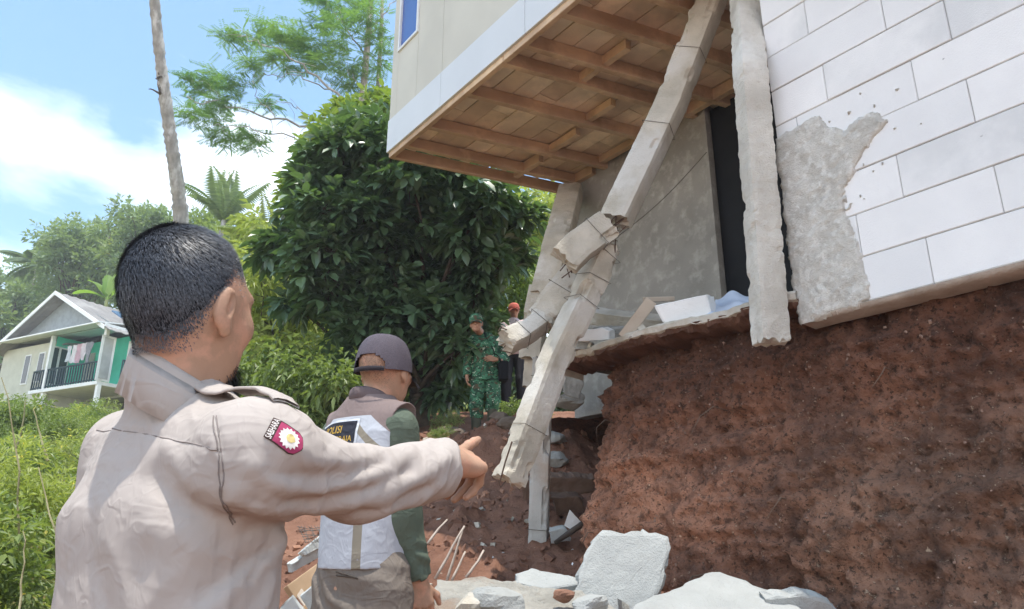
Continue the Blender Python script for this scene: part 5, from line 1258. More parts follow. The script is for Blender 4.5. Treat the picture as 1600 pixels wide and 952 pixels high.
# --- feathery tree
def feather_tree():
    r = np.random.default_rng(5); z = 22.0; b_ = at(560, 300, z); g0 = gz(b_[0], b_[1])
    root = tag(empty('feathery_tree', (b_[0], b_[1], g0)), 'tall thin tree with airy feathery leaves on long bare branches', 'tree')
    tp = [A3(b_[0], b_[1], g0-.2), at(556, 260, z), at(566, 160, z), at(575, 60, z), at(584, -60, z), at(590, -160, z)]
    mb = MB(); mb.tube(np.array(tp), (.17, .13, .11, .09, .07, .03), 9); mb.tube(np.array([at(556, 260, z), at(590, 150, z+.4), at(596, 40, z+.8), at(600, -80, z+1)]), (.09, .07, .06, .03), 7); mb.build('trunk', BARK, root, True)
    br = [([(566, 190), (520, 140), (470, 98), (420, 72), (370, 58)], .045), ([(558, 240), (500, 205), (430, 185), (350, 165), (292, 150)], .05), ([(560, 245), (510, 226), (450, 214), (380, 200), (330, 198)], .035), ([(520, 140), (470, 120), (420, 115), (380, 130)], .022),
          ([(574, 90), (545, 50), (520, 15), (500, -30)], .03), ([(566, 150), (550, 120), (540, 95)], .02), ([(430, 185), (400, 150), (395, 110)], .018), ([(500, 205), (470, 170), (440, 160), (400, 165)], .018), ([(350, 165), (330, 135), (300, 122)], .014), ([(575, 60), (600, 20), (640, -20)], .03), ([(566, 170), (585, 140), (600, 120)], .02), ([(540, 230), (500, 250), (470, 255)], .012), ([(450, 214), (420, 235), (395, 240)], .012)]
    mb = MB(); ends = []
    for q, rad in br:
        zz = z+np.cumsum(r.normal(0, .35, len(q))); P = np.array([at(x, y, a) for (x, y), a in zip(q, zz)]); tt = np.linspace(0, len(q)-1, len(q)*4); P = np.stack([np.interp(tt, np.arange(len(q)), P[:, i]) for i in range(3)], -1); P[1:-1] += r.normal(0, .05, (len(P)-2, 3))
        mb.tube(P, np.linspace(rad, rad*.25, len(P)), 5)
        for k in range(len(P)//3, len(P), 2):
            e = P[k]+unit(r.normal(size=3))*[.9, .9, .5]*r.uniform(.4, 1); q2, rr = limb(P[k], e, rad*.25, .006, r, .2, 5); mb.tube(q2, rr, 4)
    o = mb.build('branches', BARK, root, True); o['kind'] = 'stuff'
    cc = [(300, 125, 24), (318, 150, 26), (345, 160, 26), (330, 185, 26), (300, 175, 20), (345, 215, 20), (375, 205, 24), (405, 222, 20), (365, 130, 22), (335, 118, 22), (385, 62, 22), (415, 48, 26), (445, 55, 28), (470, 70, 26), (430, 85, 22), (482, 92, 26), (510, 96, 24), (395, 100, 18), (505, 30, 26), (535, 42, 26), (520, 70, 22), (555, 135, 26), (545, 110, 22), (575, 25, 24), (560, 0, 24), (530, 5, 26), (500, -5, 22), (590, 100, 22), (420, 160, 15), (470, 65, 20), (355, 55, 14), (455, 100, 18), (590, 60, 20)]
    P_, D_, N_, R_ = [], [], [], []
    for x, y, s in cc:      # sprays of compound leaves
        c = at(x, y, z+r.normal(0, .5)); rad = s/F*z; nf = int(s*1.7)
        b = c+r.normal(0, .52, (nf, 3))*rad*[1, 1, .55]; fd = unit(r.normal(size=(nf, 3))*[1, 1, .35]-[0, 0, .25]); fs = unit(np.cross(fd, UP)); tone = r.random()*.5
        for j in range(9):
            for sd in (-1, 1):
                P_.append(b+fd*(.05+.05*j)); D_.append(unit(fs*sd+fd*.4-UP*.15)); N_.append(np.tile(UP, (nf, 1))+r.normal(0, .2, (nf, 3))); R_.append(np.clip(tone+r.random(nf)*.5, 0, 1))
    V, F_, rn = leaf_mesh(np.vstack(P_), np.vstack(D_), np.vstack(N_), .125, .034, 'dia', .2, np.concatenate(R_), r)
    o = mesh_np('crown', V, F_, LM['feather'], root, False, {'rnd': rn}); o['kind'] = 'stuff'
feather_tree()
# --- bare palm trunk
pts = np.array([at(x, y, 14) for x, y in ((234, -90), (243, 20), (250, 90), (259, 160), (268, 225), (276, 280), (284, 345))]+[A3(at(290, 400, 14)[0], at(284, 345, 14)[1], 5.2)])
g0 = gz(pts[-1][0], pts[-1][1]); pts = np.vstack([pts, [[pts[-1][0]+.05, pts[-1][1], g0-.2]]])[::-1]
tt = np.linspace(0, len(pts)-1, 90); pp = np.stack([np.interp(tt, np.arange(len(pts)), pts[:, i]) for i in range(3)], -1)
for _ in range(6): pp[1:-1] = (pp[:-2]+pp[1:-1]*2+pp[2:])/4
rad = np.interp(tt, [0, 3, 8], [.17, .125, .085])*(1+.06*np.sin(tt*33)+.05*np.random.default_rng(2).normal(size=len(tt)))
root = tag(empty('bare_trunk', pts[0]), 'tall pale bare trunk without any crown rising behind the officer', 'tree')
mb = MB(); mb.tube(pp, rad, 14); mb.build('trunk', BARK, root, True)
for (x, y) in ((250, 120), (252, 148)):
    mb = MB(); rr = np.random.default_rng(int(y)); c = at(x, y, 13.92)
    for k in range(7): q, ra = limb(c, c+rr.normal(0, .09, 3)+[-.07, 0, .02], .022, .008, rr, .3, 5); mb.tube(q, ra, 5)
    o = mb.build('withered_growth', BARKD, root); o['kind'] = 'stuff'
# --- background trees on the ridge
GF = 'trees on the ridge behind the green house'
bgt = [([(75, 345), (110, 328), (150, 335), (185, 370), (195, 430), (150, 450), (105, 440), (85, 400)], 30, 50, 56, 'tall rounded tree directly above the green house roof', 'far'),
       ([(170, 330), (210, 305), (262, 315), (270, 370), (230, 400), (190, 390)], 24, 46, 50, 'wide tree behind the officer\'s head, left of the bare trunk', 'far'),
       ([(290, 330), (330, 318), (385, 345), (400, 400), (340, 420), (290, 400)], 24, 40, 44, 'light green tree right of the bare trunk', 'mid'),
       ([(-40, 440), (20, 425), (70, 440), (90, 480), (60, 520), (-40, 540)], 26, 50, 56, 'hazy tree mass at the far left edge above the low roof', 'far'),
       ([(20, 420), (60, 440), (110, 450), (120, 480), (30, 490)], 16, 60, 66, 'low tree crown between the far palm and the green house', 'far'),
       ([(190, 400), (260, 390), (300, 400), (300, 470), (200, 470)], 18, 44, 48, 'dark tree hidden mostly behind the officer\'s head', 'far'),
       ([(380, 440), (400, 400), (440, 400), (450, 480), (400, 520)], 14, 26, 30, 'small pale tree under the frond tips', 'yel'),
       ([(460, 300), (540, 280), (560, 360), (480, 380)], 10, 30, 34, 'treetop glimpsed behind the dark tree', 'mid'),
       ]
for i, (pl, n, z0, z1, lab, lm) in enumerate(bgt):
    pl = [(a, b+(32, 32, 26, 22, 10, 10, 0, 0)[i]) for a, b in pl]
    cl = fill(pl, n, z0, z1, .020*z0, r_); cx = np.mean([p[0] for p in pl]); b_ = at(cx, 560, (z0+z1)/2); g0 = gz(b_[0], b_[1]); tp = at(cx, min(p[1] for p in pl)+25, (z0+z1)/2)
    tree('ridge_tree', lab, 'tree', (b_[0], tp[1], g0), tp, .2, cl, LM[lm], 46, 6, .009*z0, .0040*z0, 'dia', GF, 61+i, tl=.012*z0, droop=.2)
# --- palms and banana
def palm(name, label, base, crown, n, L_, w, lm, seed, cat='palm', tr=.14, up=.5):
    r = np.random.default_rng(seed); root = tag(empty(name, base), label, cat)
    mb = MB(); q, ra = limb(base, crown, tr, tr*.7, r, .03, 10); mb.tube(q, ra, 8); mb.build('trunk', BARK, root, True)
    for k in range(n):
        a = k*2.4+r.random(); el = up+r.normal(0, .35); d = A3(math.cos(a)*math.cos(el), math.sin(a)*math.cos(el), math.sin(el)); m = 16; P = []; p = np.asarray(crown, float).copy()
        for j in range(m): P.append(p.copy()); p = p+d*L_/m; d = nz_(d-UP*.085)
        P = np.array(P); T_ = unit(np.gradient(P, axis=0)); S_ = unit(np.cross(T_, UP)); mbv = MB(); mbv.tube(P, np.linspace(.03, .006, m)*L_/3, 4)
        V0 = np.vstack(mbv.V); Q0 = np.vstack(mbv.Q); T0 = np.vstack(mbv.T); lp, ld, ln = [], [], []
        for j in range(1, m):
            for s in (-1, 1):
                for h in (0, .5):
                    lp.append(P[j]-T_[j]*h*L_/m); ld.append(S_[j]*s+T_[j]*.55-UP*.35); ln.append(UP+S_[j]*s*.3)
        ll = L_*.26*np.sin(np.linspace(.5, 2.9, len(lp)))
        V, F_, rn = leaf_mesh(np.array(lp), np.array(ld), np.array(ln), ll, w, 'dia', .4, None, r)
        V = np.vstack([V0, V]); o = mesh_np('frond', V, [Q0, np.vstack([T0, F_[0]+len(V0)])], lm, root, False, {'rnd': np.concatenate([np.full(len(V0), .5), rn*.7])})
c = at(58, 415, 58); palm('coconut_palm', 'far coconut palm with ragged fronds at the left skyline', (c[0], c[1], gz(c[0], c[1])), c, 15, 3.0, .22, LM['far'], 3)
c = at(350, 345, 30); palm('frond_palm', 'slender palm whose upright feathery frond stands right of the bare trunk', (c[0], c[1], gz(c[0], c[1])), c, 9, 2.6, .10, LM['far'], 8, up=1.15)
c = at(425, 395, 20); palm('pale_palm', 'short palm with pale drooping fronds left of the dark tree', (c[0], c[1], gz(c[0], c[1])), c, 15, 1.7, .09, LM['palm'], 9, up=.75)
c = at(412, 480, 17); palm('young_palm', 'young palm with arching fronds behind the officer\'s nose', (c[0], c[1], gz(c[0], c[1])), c, 12, 1.4, .08, LM['palm'], 10, up=.6)
def banana(base, H_, n, seed, label, Lf, aim=None):
    r = np.random.default_rng(seed); root = tag(empty('banana_plant', base), label, 'banana plant')
    mb = MB(); mb.tube(np.array([base, np.asarray(base)+[0, 0, H_*.5], np.asarray(base)+[0, 0, H_]]), (.14, .12, .09), 9); mb.build('trunk', STEM, root, True)
    for k in range(n):
        a = (aim[k] if aim else (k*2.4+r.random(), .9)); az, el = a; d = A3(math.cos(az)*math.cos(el), math.sin(az)*math.cos(el), math.sin(el)); p = np.asarray(base, float)+[0, 0, H_]; m = 16; P = []
        for j in range(m): P.append(p.copy()); p = p+d*Lf/m; d = nz_(d-UP*.05)
        P = np.array(P); T_ = unit(np.gradient(P, axis=0)); S_ = unit(np.cross(T_, UP)); N_ = np.cross(S_, T_); w_ = .30*np.sin(np.linspace(.05, 3.1, m))**.6; w_[:3] = .03
        V = []
        for j in range(m):
            for v in (-1, -.5, 0, .5, 1): V.append(P[j]+S_[j]*v*w_[j]*(1+.1*r.normal()*(abs(v) == 1))+N_[j]*abs(v)*w_[j]*.35)
        mesh_np('banana_leaf', np.array(V), grid_faces(m, 5), LM['banana'], root, True, {'rnd': np.full(len(V), r.random()*.7)})
c = at(165, 480, 40); banana((c[0], c[1], c[2]-2.2), 2.6, 5, 4, 'banana plant with broad pale leaves poking above the green house roof', 2.6, [(2.9, .55), (2.2, 1.1), (1.4, 1.3), (.2, .9), (2.7, .9)])
# --- shrubs and weeds on the left slope
protos = []
def shrub_proto(k):
    r = np.random.default_rng(100+k); root = empty('shrub', (0, 0, 0)); cl = [(r.normal(0, .20, 3)*[1, 1, .6]+[0, 0, .42+.12*r.random()], (.2, .2, .17)) for _ in range(9)]
    mb = MB()
    for c, _ in cl:
        q, ra = limb([0, 0, -.05], c, .014, .005, r, .2); mb.tube(q, ra, 4)
    o = mb.build('stems', STEM, root, True); o['kind'] = 'stuff'
    P, D, Nn, R_ = crown_pts(cl, 44, 7, .16, r, .5); ll, lw = ((.055, .024), (.08, .019), (.045, .027), (.09, .035))[k % 4]
    sz = .7+.6*r.random(len(P)); V, F_, rn = leaf_mesh(P, D, Nn, ll*sz, lw*sz, 'dia', .3, R_, r); o = mesh_np('foliage', V, F_, (LM['mid'], LM['yel'], LM['gnd'], LM['mid'])[k % 4], root, False, {'rnd': rn}); o['kind'] = 'stuff'
    return root
slab = ['green small-leaved shrub on the overgrown left slope', 'yellow-green narrow-leaved shrub on the overgrown left slope', 'rounded weedy shrub on the overgrown left slope', 'broad-leaved green shrub on the overgrown left slope']
sgrp = ['green shrubs on the left slope', 'yellow-green shrubs on the left slope', 'weedy shrubs on the left slope', 'broad-leaved shrubs on the left slope']
for k in range(4): protos.append(shrub_proto(k))
used = [False]*4
def place_shrub(k, x, y, s, rz):
    p = protos[k]
    if not used[k]: o = p; used[k] = True
    else:
        o = p.copy(); COL.objects.link(o)
        for ch in p.children: c = ch.copy(); COL.objects.link(c); c.parent = o
    o.location = (x, y, gz(x, y)-.03); o.rotation_euler = (0, 0, rz); o.scale = (s, s, s*r_.uniform(.85, 1.25)); tag(o, slab[k], 'shrub', sgrp[k])
spots = []
for _ in range(4000):
    y = 2.4+r_.random()**1.5*20; x = -(.28+.62*r_.random())*y-.2-r_.random()*.5
    if x > -1.9-.25*y*(y < 7) or (x > -3 and y < 6 and r_.random() < .8): continue
    d = .36+.035*y
    if all((x-a)**2+(y-b)**2 > d*d for a, b in spots): spots.append((x, y))
    if len(spots) > 150: break
for (x, y) in spots: place_shrub(int(r_.integers(4)), x, y, r_.uniform(.45, .95)*(1+.014*y), r_.uniform(0, 6.28))
# shrubs between the slope and the dark tree
for _ in range(46):
    y = r_.uniform(9.5, 15); x = r_.uniform(-5.5, .3)
    if x > -1.7 and y < 11.8: continue
    place_shrub(int(r_.integers(4)), x, y, r_.uniform(.9, 1.7), r_.uniform(0, 6.28))
# ground cover
r = np.random.default_rng(77); n = 60000
y = 2.2+r.random(n)**1.6*26; x = -(.02+.9*r.random(n))*y-.6; keep = (x < -2.3-.8*r.random(n)) | (y > 12+r.random(n)); x, y = x[keep], y[keep]
z = np.array([gz(a, b) for a, b in zip(x, y)])
P = np.stack([x, y, z-.01], -1); D = unit(r.normal(size=P.shape)*[1, 1, .3]+[0, 0, .75]); V, F_, rn = leaf_mesh(P, D, unit(r.normal(size=P.shape)), (.05+.09*r.random(len(P)))*(1+.05*y), (.014+.02*r.random(len(P)))*(1+.05*y), 'dia', .3, None, r)
tag(mesh_np('weeds', V, F_, LM['gnd'], None, False, {'rnd': rn}), 'low weeds and grass covering the hillside', 'weeds', kind='stuff')
# bare stalks standing up
for i, (x0, y0, x1, y1, z) in enumerate(((30, 860, 2, 590, 4.2), (75, 720, 52, 640, 6), (110, 880, 60, 730, 3.4), (25, 700, 40, 625, 8), (30, 952, 36, 830, 3.0))):
    mb = MB(); q, ra = limb(at(x0, y0, z), at(x1, y1, z+.1), .005*z/3, .002*z/3, r_, .12, 8); mb.tube(q, ra, 5)
    tag(mb.build('stalk', mat('dry_stalk_%d' % i, (.42, .38, .22), (.3, .27, .15), 10, .8)), ['long pale dry stalk leaning at the left edge', 'thin dry stalk below the cream wing', 'bent dry stalk in front of the near shrubs', 'short stalk near the stilts of the green house', 'pale stalk at the bottom left corner'][i], 'stalk')
# ================================================================== GREEN HOUSE ON THE HILLSIDE
def green_house():
    O = at(44, 611, 35.0); u = A3(.89, -.46, 0); u /= np.linalg.norm(u); wv = A3(-u[1], u[0], 0)
    def onF(px, py, b=0.0):
        r = ray(px, py); t = np.dot(O+wv*b-CAM, wv)/np.dot(r, wv); p = CAM+r*t-O; return float(p@u), float(p[2])
    def onS(px, py, a):
        r = ray(px, py); t = np.dot(O+u*a-CAM, u)/np.dot(r, u); p = CAM+r*t-O; return float(p@wv), float(p[2])
    Lc = lambda a, b, h: O+u*a+wv*b+UP*h
    aR = onF(151, 598)[0]; hE = onF(152, 512)[1]; hA = onF(88, 458, -.3)[1]; aA = onF(88, 458, -.3)[0]; aL = 2*aA-aR; LEN = 9.5
    root = tag(empty('green_house', Lc(aR/2, 2, -.2)), 'turquoise and white house with grey gabled roof and dark railed porch on stilts', 'house')
    gw = mat('turquoise_paint', (.09, .66, .47), (.08, .60, .42), 3, .7); cw = mat('cream_paint', (.55, .55, .46), (.48, .48, .40), 3, .8); rf = mat('grey_roof', (.25, .235, .225), (.20, .19, .185), 2, .8, c3=(.31, .295, .28), s3=1); dk = mat('dark_rail', (.02, .05, .07), None, 4, .5); gl = mat('dark_glass', (.03, .04, .05), None, 4, .2, spec=.6); gg = mat('gable_board', (.34, .37, .38), None, 4, .8)
    def B(name, a0, a1, b0, b1, h0, h1, m, par=None):
        mb = MB(); mb.box(Lc(a0, b0, h0), u*(a1-a0), wv*(b1-b0), UP*(h1-h0)); return mb.build(name, m, par or root)
    pw = onF(73, 560)[0]                                  # left porch post
    B('porch_floor', 0, aR, 0, 2.2, -.16, 0, M['white_paint']); B('house_floor', aL+.4, aR, 2.2, LEN, -.25, -.0, cw)
    aW = onF(75, 560, 1.9)[0]; B('front_wall', pw+.005, aR-.05, 1.9, 2.05, .001, hE+.1, gw); B('side_wall', aR-.12, aR, 2.1, LEN, .001, hE, gw)
    # left wing, cream
    wa0 = aL-.6; B('porch_side_wall', pw-.02, pw+.004, .33, 1.9, .001, hE+.1, gw); B('wing_wall', wa0, pw-.021, .3, LEN, -.75, hE-.15, cw)
    for px_ in (42, 63):
        a, h = onF(px_, 575, .3); f = B('window', a-.25, a+.25, .26, .3, .45, 1.95, M['white_paint']); B('pane', a-.18, a+.18, .245, .26, .52, 1.88, gl, f)
    for k, px_ in enumerate((83, 99)):
        b, h = onS(px_, 560, pw); f = B('window', pw+.005, pw+.04, b-.26, b+.26, .25, 2.15, M['white_paint']); B('pane', pw+.041, pw+.055, b-.18, b+.18, .33, 2.07, gl, f)
    a, h = onF(141, 560, 1.9); B('door', a-.38, a+.38, 1.85, 1.9, .01, 2.1, mat('door_cream', (.5, .5, .45), None, 3, .6))
    for px_, wd, h0, nm in ((165, .34, .01, 'door'), (213, .5, .55, 'window'), (235, .5, .55, 'window')):
        b, h = onS(px_, 560, aR)
        mb = MB(); mb.box(Lc(aR, b-wd, h0), u*.04, wv*wd*2, UP*(2.1-h0)); f = mb.build(nm, M['white_paint'], root)
        mb = MB(); mb.box(Lc(aR+.04, b-wd+.12, h0+.1), u*.015, wv*(wd*2-.24), UP*(1.9-h0)); mb.build('panel' if nm == 'door' else 'pane', gl if nm == 'window' else mat('door_grey', (.45, .46, .45), None, 3, .6), f)
    for a in (pw, aR-.12): B('porch_post', a, a+.16, .02, .18, .001, hE+.05, M['white_paint']); B('stilt', a, a+.17, .05, .22, -2.6, -.165, M['white_paint'])
    for a, b in ((.1, 2.0), (aR-.3, 4), (aR-.3, 7), (wa0+.3, 1.3), (wa0+1.3, 1.3)): B('stilt', a, a+.15, b, b+.15, -3.2, -.76 if b == 1.3 else -.26, cw)
    # railing
    def rail(p, q, n):
        mb = MB(); d = (q-p); mb.tube([p+UP*.92, q+UP*.92], .045, 5); r0 = mb.build('railing', dk, root)
        mb = MB(); mb.tube([p+UP*.10, q+UP*.10], .035, 5); mb.build('bottom_rail', dk, root)
        for k in range(n+1):
            c = p+d*k/n; mb = MB(); mb.box(c-u*.02-wv*.02+UP*.02, u*.045, wv*.045, UP*.88); mb.build('baluster', dk, root)
    rail(Lc(.03, .08, 0), Lc(aR-.14, .08, 0), 26); rail(Lc(.03, .1, 0), Lc(.03, 1.9, 0), 9)
    b1, b2 = onS(190, 575, aR+.9)[0], onS(225, 575, aR+.9)[0]
    B('side_porch', aR+.002, aR+.95, .9, 7.5, -.15, -.001, M['white_paint']); rail(Lc(aR+.9, b1, 0), Lc(aR+.9, b2, 0), 12)
    for k in range(7): 
        bb_ = .9+k*.22; mb = MB(); mb.box(Lc(aR+.88, bb_, .02), u*.03, wv*.12, UP*.8); mb.build('fence_slat', mat('pale_slat', (.42, .38, .32), None, 5, .8), root)
    B('stair_stringer', aR+.9, aR+1.0, 1.0, 1.15, -1.6, -.16, M['white_paint'])
    # roof: two corrugated planes, rakes, gable board
    n = 90; sl = (hA-hE)/(aR-aA)
    for sgn, nm in ((1, 'roof_slope'), (-1, 'roof_slope')):
        V = []
        for i in range(n):
            b = -.35+i/(n-1)*(LEN+.7); hh = .022*math.sin(i*1.6)
            for t in (0, 1.0, 1.10): V.append(Lc(aA+sgn*(aR-aA+.35)*t, b, hA+.06-sl*(aR-aA+.35)*t+hh))
            for t in (1.10, 0): V.append(Lc(aA+sgn*(aR-aA+.35)*t, b, hA+.02-sl*(aR-aA+.35)*t+hh))
        q = grid_faces(n, 5); mesh_np(nm, np.array(V), q if sgn > 0 else q[:, ::-1], rf, root)
        mb = MB(); a_ = Lc(aA, -.38, hA-.10); e_ = Lc(aA+sgn*(aR-aA+.4), -.38, hA-.10-sl*(aR-aA+.4)); mb.box(a_, e_-a_, wv*.05, UP*.19); mb.build('bargeboard', M['white_paint'], root)
    mb = MB(); mb.box(Lc(aR+.30, -.3, hE-.13), u*.05, wv*(LEN+.5), UP*.14); mb.build('fascia', M['white_paint'], root)
    V = [Lc(aL+.25, .35, hE+.15), Lc(aR-.05, .35, hE+.15), Lc(aA, .35, hA-.05)]; V += [v+wv*.05 for v in V]
    mesh_np('gable_board', np.array(V), [np.array([[0, 1, 2], [5, 4, 3]])], gg, root)
    mb = MB(); mb.hexa([Lc(aL+.1, -.5, hE+.02), Lc(aR+.1, -.5, hE+.02), Lc(aR+.1, 1.9, hE+.42), Lc(aL+.1, 1.9, hE+.42)]+[Lc(aL+.1, -.5, hE+.08), Lc(aR+.1, -.5, hE+.08), Lc(aR+.1, 1.9, hE+.48), Lc(aL+.1, 1.9, hE+.48)]); mb.build('porch_canopy', M['white_paint'], root)
    mb = MB(); mb.hexa([Lc(wa0-1.2, .6, hE-.75), Lc(pw+.3, .6, hE-.25), Lc(pw+.3, 5, hE+.55), Lc(wa0-1.2, 5, hE+.25)]+[Lc(wa0-1.2, .6, hE-.69), Lc(pw+.3, .6, hE-.19), Lc(pw+.3, 5, hE+.61), Lc(wa0-1.2, 5, hE+.31)]); mb.build('wing_roof', rf, root)
    # panel leaning on the roof
    c = Lc(aR-.75, .6, hE+.95); mb = MB(); mb.box(c, u*.75-UP*.42, wv*1.1+UP*.1, UP*.07); tag(mb.build('roof_panel', mat('blue_panel', (.10, .18, .30), None, 5, .3)), 'small bluish panel lying on the roof edge of the green house', 'panel')
    # washing on the line
    p0, p1 = Lc(pw+.2, .25, 2.05), Lc(aR-.1, .25, 2.12); mb = MB(); q = np.linspace(0, 1, 12)[:, None]; L_ = p0*(1-q)+p1*q-UP*.08*np.sin(q*math.pi); mb.tube(L_, .012, 4); tag(mb.build('clothes_line', M['wire']), 'thin clothes line strung across the porch of the green house', 'clothes line')
    cols = [((.62, .66, .70), 'pale bluish shirt, leftmost on the porch clothes line'), ((.72, .70, .72), 'white shirt next to the bluish one on the clothes line'), ((.62, .42, .48), 'pink top hanging mid-line on the porch'), ((.66, .60, .64), 'pale mauve cloth right of the pink top on the line'), ((.30, .30, .33), 'dark grey garment at the right end of the clothes line')]
    for k, (c_, lab) in enumerate(cols):
        a = onF(112+k*7.5, 530, .25)[0]; V = []; hh = (.75, .85, .9, .8, .95)[k]
        for i in range(9):
            for j in range(7):
                x = (j/6-.5)*(.42 if i < 3 else .32+.03*math.sin(k+i)); V.append(Lc(a+x, .25+.04*math.sin(j*1.7+i*.5+k), 2.0-hh*i/8-.03*(j % 2)*(i == 8)))
        V = np.array(V); q = grid_faces(9, 7); V2 = V+wv*.012; tag(mesh_np('garment', np.vstack([V, V2]), np.vstack([q, q[:, ::-1]+len(V)]), mat('garment_%d' % k, c_, None, 5, .9), None, True), lab, 'garment', 'laundry on the porch clothes line')
green_house()

# ================================================================== RUBBLE AND LOOSE PIECES
def chunk(name, pts, ext, m, rough=.006, seed=0, step=.02, parent=None, uneven=.012, rings=14, smooth=False):
    """slab with a drawn outline pts (world) and thickness vector ext; broken, bumpy"""
    pts = np.asarray(pts, float); ext = np.asarray(ext, float); r = np.random.default_rng(seed+5)
    c_ = pts.mean(0); n__ = np.linalg.svd(pts-c_)[2][2]; pts = pts-np.outer((pts-c_)@n__, n__); n__ = n__*np.sign(n__@ext); ext = n__*np.linalg.norm(ext)
    out = []
    for a, b in zip(pts, np.roll(pts, -1, 0)):
        k = max(1, int(np.linalg.norm(b-a)/step))
        for j in range(k): out.append(a+(b-a)*j/k)
    out = np.array(out); n = len(out); c = out.mean(0); nrm = nz_(ext)
    jit = r.normal(0, uneven*.5, (n, 3)); jit[1:] = (jit[1:]+jit[:-1])/2; jit -= np.outer(jit@nrm, nrm); sm = out.copy(); out = out+jit
    def face(off, sgn):
        R_ = []
        for k in range(rings):
            t = 1-k/(rings-1)*.93; P = c+((out if k == 0 else sm)-c)*t+off; bump = fbm(P, 7, 4, seed, .6)*rough*2+fbm(P, 40, 2, seed+1)*rough*.5; edge = -.006*(k == 0)
            R_.append(P-nrm*((bump+edge)*sgn)[:, None])
        return R_
    A = face(0*ext, 1); Bk = face(ext, -1); mid = [out+ext*t+(out-c)*0+r.normal(0, uneven*.5, (n, 3)) for t in (.3, .65)]
    rings_ = A[::-1]+mid+Bk; m_ = len(rings_); V = np.vstack(rings_+[[c+0*ext, c+ext]])
    Q = grid_faces(m_, n, True); i = np.arange(n); j = (i+1) % n
    T = np.vstack([np.stack([np.full(n, m_*n), i, j], -1), np.stack([np.full(n, m_*n+1), (m_-1)*n+j, (m_-1)*n+i], -1)])
    # orient outward
    a_, b_, c_, d_ = V[Q[0]]; 
    v0 = V[Q[len(Q)//2]]; nn = np.cross(v0[1]-v0[0], v0[2]-v0[0]); cen = c+ext/2
    if nn@(v0.mean(0)-cen) < 0: Q = Q[:, ::-1]; T = T[:, ::-1]
    return mesh_np(name, V, [Q, T], m, parent, smooth)
def pix(pl, z): return [at(x, y, z if np.isscalar(z) else z[i]) for i, (x, y) in enumerate(pl)]
CL = mat('slab_concrete', (.43, .435, .415), (.36, .365, .35), 4, .9, .8, 130, spots=((.27, .265, .25), 60, .67, .08), bdist=.01); CL2 = mat('crumbling_concrete', (.46, .43, .375), (.33, .31, .27), 9, .95, 1.0, 70, c3=(.33, .25, .19), s3=3, lo3=.56, hi3=.66, bdist=.02)
AW = M['aac']
def C_(name, lab, cat, pl, z, ext, m=CL, **k): o = chunk(name, pix(pl, z), ext, m, **k); return tag(o, lab, cat, k.get('group'))
# foreground slabs
C_('concrete_slab', 'upright pale broken concrete slab propped on the rubble heap at the foot of the bank', 'slab', [(934, 829), (1030, 828), (1046, 840), (1046, 862), (1030, 920), (1018, 952), (1010, 990), (880, 985), (905, 905), (912, 872)], [3.35, 3.35, 3.35, 3.33, 3.2, 3.15, 3.05, 3.05, 3.25, 3.3], A3(.05, .07, .01), seed=1, rough=.004, uneven=.018, step=.03)
C_('concrete_slab', 'flat peaked pale concrete slab leaning right of the upright slab', 'slab', [(1000, 945), (1060, 915), (1108, 890), (1130, 890), (1165, 905), (1215, 930), (1260, 965), (1200, 1010), (960, 1010)], [2.95, 3.1, 3.25, 3.27, 3.2, 3.1, 2.95, 2.6, 2.6], A3(.01, .05, -.08), seed=2, rough=.005, uneven=.02, step=.03)
C_('concrete_slab', 'dirty white slab fragment lowest in front of the bank foot, right of the peaked slab', 'slab', [(1200, 935), (1255, 930), (1300, 943), (1330, 975), (1240, 990), (1200, 965)], 3.0, A3(0, .05, -.07), seed=3, rough=.004)
C_('concrete_strip', 'long pale concrete strip lying left of the upright slab', 'concrete strip', [(806, 895), (830, 890), (905, 897), (912, 915), (850, 922), (806, 908)], [3.35, 3.4, 3.3, 3.25, 3.2, 3.25], A3(.01, .10, -.02), seed=4, uneven=.006)
C_('rubble_slab', 'broad crumbling concrete sheet at the bottom, right of the capped man\'s hand', 'slab', [(682, 915), (740, 900), (806, 905), (850, 922), (905, 920), (950, 935), (985, 960), (930, 1000), (680, 1000), (676, 950)], [3.3, 3.35, 3.3, 3.2, 3.15, 3.0, 2.9, 2.6, 2.6, 2.9], A3(.0, .02, -.07), m=CL2, seed=6, rough=.014, uneven=.02)
def rock(name, c, rad, m, seed, lab=None, cat=None, group=None, cuts=5, parent=None):
    r = np.random.default_rng(seed); a = np.linspace(0, 2*math.pi, 19)[:-1]; e = np.linspace(-math.pi/2, math.pi/2, 12); A, E = np.meshgrid(a, e, indexing='ij')
    D = np.stack([np.cos(A)*np.cos(E), np.sin(A)*np.cos(E), np.sin(E)], -1); R_ = np.full(A.shape, 1.35)
    for _ in range(cuts+5):
        n_ = unit(r.normal(size=3)); d_ = r.uniform(.6, .95); dt = D@n_; R_ = np.minimum(R_, np.where(dt > .05, d_/np.maximum(dt, .05), 9))
    P = D*R_[..., None]; P = P*(1+.10*fbm(P+seed, 3, 3, seed)[..., None])
    P = np.asarray(c)+P*np.asarray(rad); o = mesh_np(name, P.transpose(1, 0, 2).reshape(-1, 3), grid_faces(12, 18, True), m, parent)
    if lab: tag(o, lab, cat, group)
    return o
rock('concrete_lump', at(782, 940, 2.85), (.10, .09, .06), CL, 3, 'pale rounded concrete lump sitting in the gap of the crumbling sheet', 'lump')
rock('concrete_lump', at(915, 948, 2.8), (.07, .07, .045), CL, 4, 'small pale lump at the bottom edge below the upright slab', 'lump')
rock('earth_clod', at(880, 935, 2.9), (.045, .04, .025), M['soil'], 5, 'reddish clod between the two pale lumps', 'clod')
rock('concrete_lump', at(738, 945, 2.8), (.06, .07, .05), M['concrete'], 6, 'rough grey lump closest to the capped man\'s hand', 'lump')
